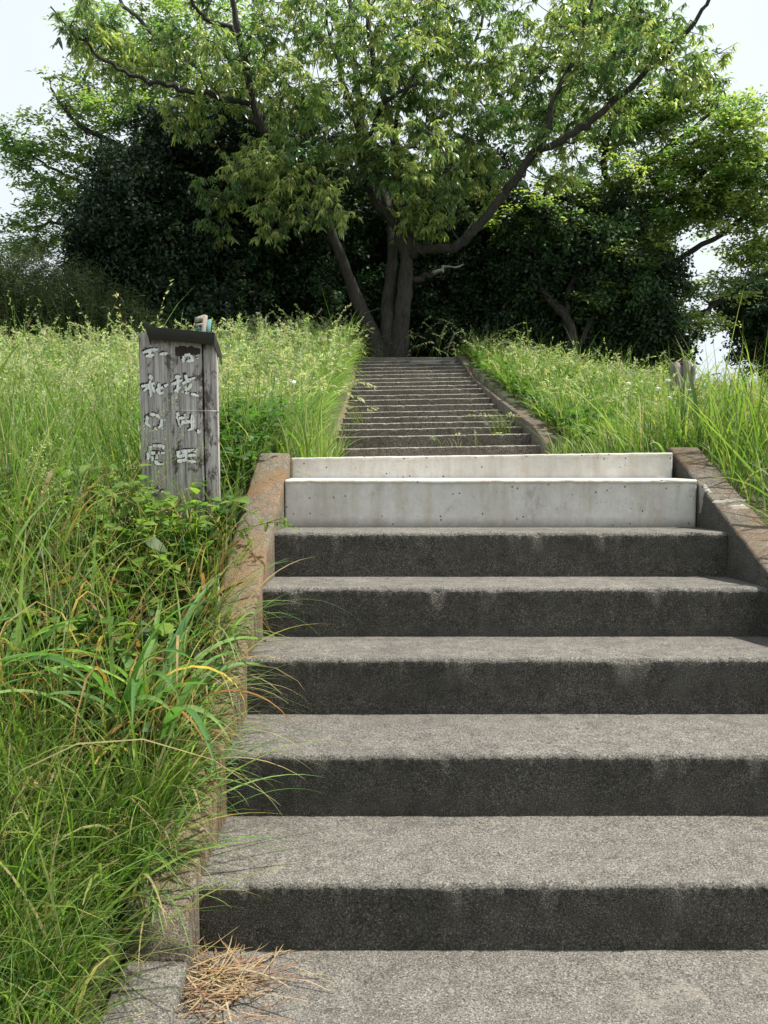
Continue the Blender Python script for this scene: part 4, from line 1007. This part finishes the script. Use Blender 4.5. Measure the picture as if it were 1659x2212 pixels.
# pale, thin-crowned tree at the far left
d1 = 17.5
tree('broadleaf_tree', 'thin light-green tree with open branches at the far left against the sky', W(330, 700, d1),
     [[(330, 720, 0, .14), (325, 600, 0, .12), (330, 480, 0, .10), (330, 390, 0, .09), (285, 327, -.2, .07), (225, 300, -.3, .055), (175, 275, -.4, .045), (140, 240, -.5, .03), (110, 190, -.5, .02)],
      [(330, 470, 0, .07), (260, 345, .2, .05), (200, 400, .2, .04), (120, 370, .3, .03), (60, 330, .4, .02), (10, 285, .4, .01)],
      [(328, 560, 0, .07), (240, 510, .2, .05), (150, 480, .3, .04), (80, 490, .4, .02)],
      [(330, 400, 0, .07), (360, 280, .3, .06), (400, 180, .4, .05), (430, 90, .5, .03), (440, 0, .5, .015)],
      [(290, 330, -.2, .05), (300, 240, 0, .045), (260, 170, .1, .03)]],
     [(140, 210, -.3, 60, 45, .6, 14), (220, 250, -.3, 80, 55, .7, 20), (290, 310, 0, 90, 60, .8, 22), (110, 300, .2, 80, 40, .6, 14), (45, 320, .4, 42, 38, .4, 8), (70, 375, .3, 50, 35, .4, 8),
      (190, 360, .2, 80, 45, .7, 18), (130, 430, .3, 80, 45, .7, 22), (90, 500, .4, 70, 38, .6, 22), (200, 480, .3, 90, 60, .8, 26), (250, 140, .2, 90, 60, .7, 22), (350, 60, .4, 110, 70, .8, 26), (190, 60, .2, 60, 50, .6, 10), (470, 60, .6, 90, 80, .8, 20), (540, 170, .8, 90, 90, .8, 20), (20, 300, .4, 40, 40, .4, 8), (300, 220, .2, 80, 60, .7, 20), (400, 160, .5, 90, 70, .7, 24), (450, 260, .6, 80, 50, .7, 16), (60, 535, .4, 50, 20, .5, 12)],
     d1, 12, 'spray', twigs=5, per=13, LL=.12, LW=.045, clump_r=.42, items=[((.20, .33, .12), 3), ((.26, .39, .14), 2), ((.14, .25, .09), 2)], tip_items=[((.38, .46, .16), 1)], tip_fn=.4, barkm='bark_pale', side_r=.025)

# dark dense evergreen at the left
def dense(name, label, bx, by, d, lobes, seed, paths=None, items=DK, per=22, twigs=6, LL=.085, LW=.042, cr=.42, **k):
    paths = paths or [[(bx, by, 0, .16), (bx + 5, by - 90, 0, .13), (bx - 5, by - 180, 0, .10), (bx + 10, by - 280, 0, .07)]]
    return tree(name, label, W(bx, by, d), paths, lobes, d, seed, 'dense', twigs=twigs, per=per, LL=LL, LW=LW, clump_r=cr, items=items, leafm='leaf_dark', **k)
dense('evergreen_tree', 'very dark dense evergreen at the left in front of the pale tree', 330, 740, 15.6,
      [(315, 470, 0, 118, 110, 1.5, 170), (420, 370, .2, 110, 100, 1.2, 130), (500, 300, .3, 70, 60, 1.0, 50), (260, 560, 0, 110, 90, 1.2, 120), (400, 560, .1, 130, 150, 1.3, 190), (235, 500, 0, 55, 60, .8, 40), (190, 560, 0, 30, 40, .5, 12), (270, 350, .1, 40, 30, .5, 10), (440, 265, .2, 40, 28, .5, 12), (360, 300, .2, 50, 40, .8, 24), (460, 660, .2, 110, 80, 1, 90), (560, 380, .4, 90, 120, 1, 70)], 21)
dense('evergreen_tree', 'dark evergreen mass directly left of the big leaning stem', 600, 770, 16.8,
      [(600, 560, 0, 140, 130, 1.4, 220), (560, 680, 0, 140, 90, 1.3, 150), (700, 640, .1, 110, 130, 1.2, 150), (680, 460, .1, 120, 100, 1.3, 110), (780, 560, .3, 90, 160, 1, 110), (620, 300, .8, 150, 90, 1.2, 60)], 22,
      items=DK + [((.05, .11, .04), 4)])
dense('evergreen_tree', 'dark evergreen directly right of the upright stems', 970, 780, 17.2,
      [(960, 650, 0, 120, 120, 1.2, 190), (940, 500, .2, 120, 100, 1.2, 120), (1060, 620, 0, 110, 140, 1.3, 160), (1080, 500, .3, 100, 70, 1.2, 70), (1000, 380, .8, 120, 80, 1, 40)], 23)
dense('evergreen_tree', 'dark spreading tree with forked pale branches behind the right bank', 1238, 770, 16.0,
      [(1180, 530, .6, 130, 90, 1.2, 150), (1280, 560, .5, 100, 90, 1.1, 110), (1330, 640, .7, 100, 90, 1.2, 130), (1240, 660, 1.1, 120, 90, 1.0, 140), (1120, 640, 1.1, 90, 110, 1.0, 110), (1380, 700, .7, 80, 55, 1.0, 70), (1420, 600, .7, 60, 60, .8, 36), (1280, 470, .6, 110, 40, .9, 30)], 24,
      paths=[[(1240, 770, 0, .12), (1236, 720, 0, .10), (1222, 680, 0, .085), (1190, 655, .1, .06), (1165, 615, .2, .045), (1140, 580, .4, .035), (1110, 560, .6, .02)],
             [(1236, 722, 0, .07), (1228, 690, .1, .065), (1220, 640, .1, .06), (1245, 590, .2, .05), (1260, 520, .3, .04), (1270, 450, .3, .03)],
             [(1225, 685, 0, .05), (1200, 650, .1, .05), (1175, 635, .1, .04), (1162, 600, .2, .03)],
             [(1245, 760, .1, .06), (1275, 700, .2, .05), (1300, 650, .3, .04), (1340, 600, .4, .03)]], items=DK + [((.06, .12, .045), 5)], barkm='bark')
# maple-like tree with yellow-green tips at the right
d5 = 17.0
tree('maple_tree', 'spreading tree with layered yellow-green sprays at the right edge', W(1420, 800, d5),
     [[(1420, 820, 0, .16), (1400, 700, 0, .13), (1370, 600, 0, .12), (1330, 500, 0, .10), (1320, 415, 0, .09), (1370, 385, -.2, .08), (1420, 335, -.4, .07), (1470, 300, -.6, .05), (1540, 240, -.7, .03)],
      [(1350, 540, 0, .08), (1420, 450, -.3, .07), (1500, 400, -.6, .06), (1545, 340, -.8, .04), (1600, 300, -1, .02)],
      [(1390, 660, 0, .08), (1460, 560, -.2, .06), (1540, 520, -.4, .05), (1610, 470, -.5, .04), (1660, 400, -.5, .03)],
      [(1325, 430, 0, .07), (1300, 350, 0, .06), (1330, 250, 0, .05), (1400, 200, 0, .03)],
      [(1345, 530, 0, .07), (1240, 440, -.2, .05), (1160, 400, -.4, .04)],
      [(1410, 740, 0, .08), (1480, 690, 0, .06), (1560, 650, 0, .04), (1640, 600, 0, .03)]],
     [(1330, 300, 0, 90, 60, .8, 34), (1410, 210, -.1, 60, 35, .5, 18), (1450, 250, -.3, 70, 40, .6, 22), (1480, 340, -.6, 100, 45, .8, 34), (1580, 300, -.9, 75, 42, .7, 32), (1640, 350, -.9, 70, 60, .7, 26), (1560, 400, -.7, 100, 45, .8, 38), (1450, 420, -.5, 90, 40, .7, 30),
      (1340, 400, -.3, 80, 45, .8, 26), (1260, 430, -.4, 90, 40, .7, 24), (1400, 470, -.4, 90, 35, .7, 26), (1520, 460, -.5, 90, 40, .7, 34), (1630, 450, -.5, 70, 45, .7, 30), (1650, 530, -.4, 60, 45, .7, 22), (1410, 545, -.2, 60, 35, .6, 14),
      (1480, 640, 0, 60, 35, .5, 7), (1450, 700, 0, 60, 40, .5, 20), (1560, 620, 0, 70, 28, .5, 12), (1380, 550, 0, 90, 60, .7, 30), (1190, 420, -.4, 60, 35, .5, 12), (1520, 690, 0, 50, 30, .5, 10), (1600, 560, -.2, 50, 25, .5, 7), (1250, 500, -.9, 95, 40, .6, 20), (1350, 560, -.8, 80, 50, .6, 16), (1150, 470, -1.0, 80, 45, .6, 14), (1300, 640, -.9, 80, 40, .5, 8), (1250, 150, .2, 110, 90, .9, 30), (1370, 110, .1, 90, 80, .8, 22), (1500, 190, -.2, 60, 50, .6, 14), (1590, 230, -.6, 50, 35, .5, 12), (1180, 260, .2, 100, 80, .8, 26), (1300, 20, .2, 110, 60, .8, 18)],
     d5, 25, 'spray', twigs=6, per=16, LL=.085, LW=.050, clump_r=.40, items=[((.23, .35, .12), 3), ((.16, .27, .09), 3), ((.28, .40, .14), 2)], tip_items=[((.46, .55, .18), 3), ((.52, .58, .22), 1)], tip_fn=.5, side_r=.03)
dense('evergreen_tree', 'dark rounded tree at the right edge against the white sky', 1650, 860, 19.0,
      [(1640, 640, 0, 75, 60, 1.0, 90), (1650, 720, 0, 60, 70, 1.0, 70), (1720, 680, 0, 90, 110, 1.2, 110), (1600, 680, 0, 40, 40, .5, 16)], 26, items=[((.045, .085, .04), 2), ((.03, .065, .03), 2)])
# low dark shrubs filling the foot of the wood
for i, (x, y, d, lab) in enumerate([(420, 770, 15.4, 'low dark shrub at the foot of the dark evergreen on the left'), (700, 790, 17.5, 'low dark shrub behind the leaning stem'), (1080, 790, 17.0, 'low dark shrub behind the top of the right side wall'), (1330, 790, 17.0, 'low dark shrub between the pale forked trunks and the sky gap')]):
    dense('shrub', lab, x, y, d, [(x, y - 60, 0, 130, 62, .9, 130), (x + 60, y - 30, .1, 110, 50, .9, 70)], 30 + i, paths=[[(x, y, 0, .06), (x + 4, y - 40, 0, .04), (x - 8, y - 80, 0, .02)]])
# far wood behind everything: one distant dark mass of foliage
def wood():
    r = np.random.default_rng(77)
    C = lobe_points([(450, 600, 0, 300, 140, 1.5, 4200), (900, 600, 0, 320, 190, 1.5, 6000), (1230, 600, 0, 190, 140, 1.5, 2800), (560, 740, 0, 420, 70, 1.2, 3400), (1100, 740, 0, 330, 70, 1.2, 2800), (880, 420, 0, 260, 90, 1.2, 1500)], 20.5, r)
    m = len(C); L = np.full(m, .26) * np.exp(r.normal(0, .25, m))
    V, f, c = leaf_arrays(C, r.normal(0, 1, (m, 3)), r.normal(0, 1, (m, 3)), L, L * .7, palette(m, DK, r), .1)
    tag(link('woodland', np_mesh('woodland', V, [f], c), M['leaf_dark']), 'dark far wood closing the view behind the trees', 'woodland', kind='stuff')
wood()
# bamboo-grass thicket at the left
def thicket():
    r = np.random.default_rng(55); n = 2000
    x = r.uniform(-9.2, -3.6, n); y = r.uniform(13.0, 15.5, n); z = bank(x, y); top = np.interp(x, [-8, -6.6, -5.6, -4.6, -3.6], [2.35, 2.3, 1.9, 1.4, .7])
    H = top * r.uniform(.6, 1.12, n); az = r.uniform(0, tau, n); P = np.stack([x, y, z], 1)
    V, Fq, c = blade_arrays(P, H, az, np.abs(r.normal(.06, .08, n)), np.abs(r.normal(.35, .25, n)), np.full(n, .009), palette(n, [((.13, .15, .07), 1), ((.22, .19, .10), .6)], r), seg=6, r=r, taper=6)
    parts = [(V, np.concatenate([Fq[:, :3], Fq[:, [0, 2, 3]]]), c)]; C = V.reshape(n, 7, 2, 3).mean(2); per = 56
    tt = r.uniform(.25, 1, (n, per)); xx = tt * 6; i0 = np.clip(xx.astype(int), 0, 5); fr = (xx - i0)[..., None]; ar = np.arange(n)[:, None]
    Q = (C[ar, i0] * (1 - fr) + C[ar, i0 + 1] * fr).reshape(-1, 3) + r.normal(0, .07, (n * per, 3)); m = len(Q)
    D = r.normal(0, 1, (m, 3)) * np.array([1, 1, .6]) + np.array([0, 0, .2])
    parts.append(leaf_arrays(Q, D, r.normal(0, 1, (m, 3)) + np.array([0, 0, .5]), r.uniform(.07, .13, m), np.full(m, .015), palette(m, [((.075, .11, .05), 3), ((.11, .15, .065), 2), ((.05, .08, .04), 2)], r), .3))
    V, f, c = join(parts); tag(link('bamboo_grass', np_mesh('bamboo_grass', V, f, c), M['grass']), 'grey-green thicket of bamboo grass at the left below the dark evergreen', 'thicket', kind='stuff')
thicket()
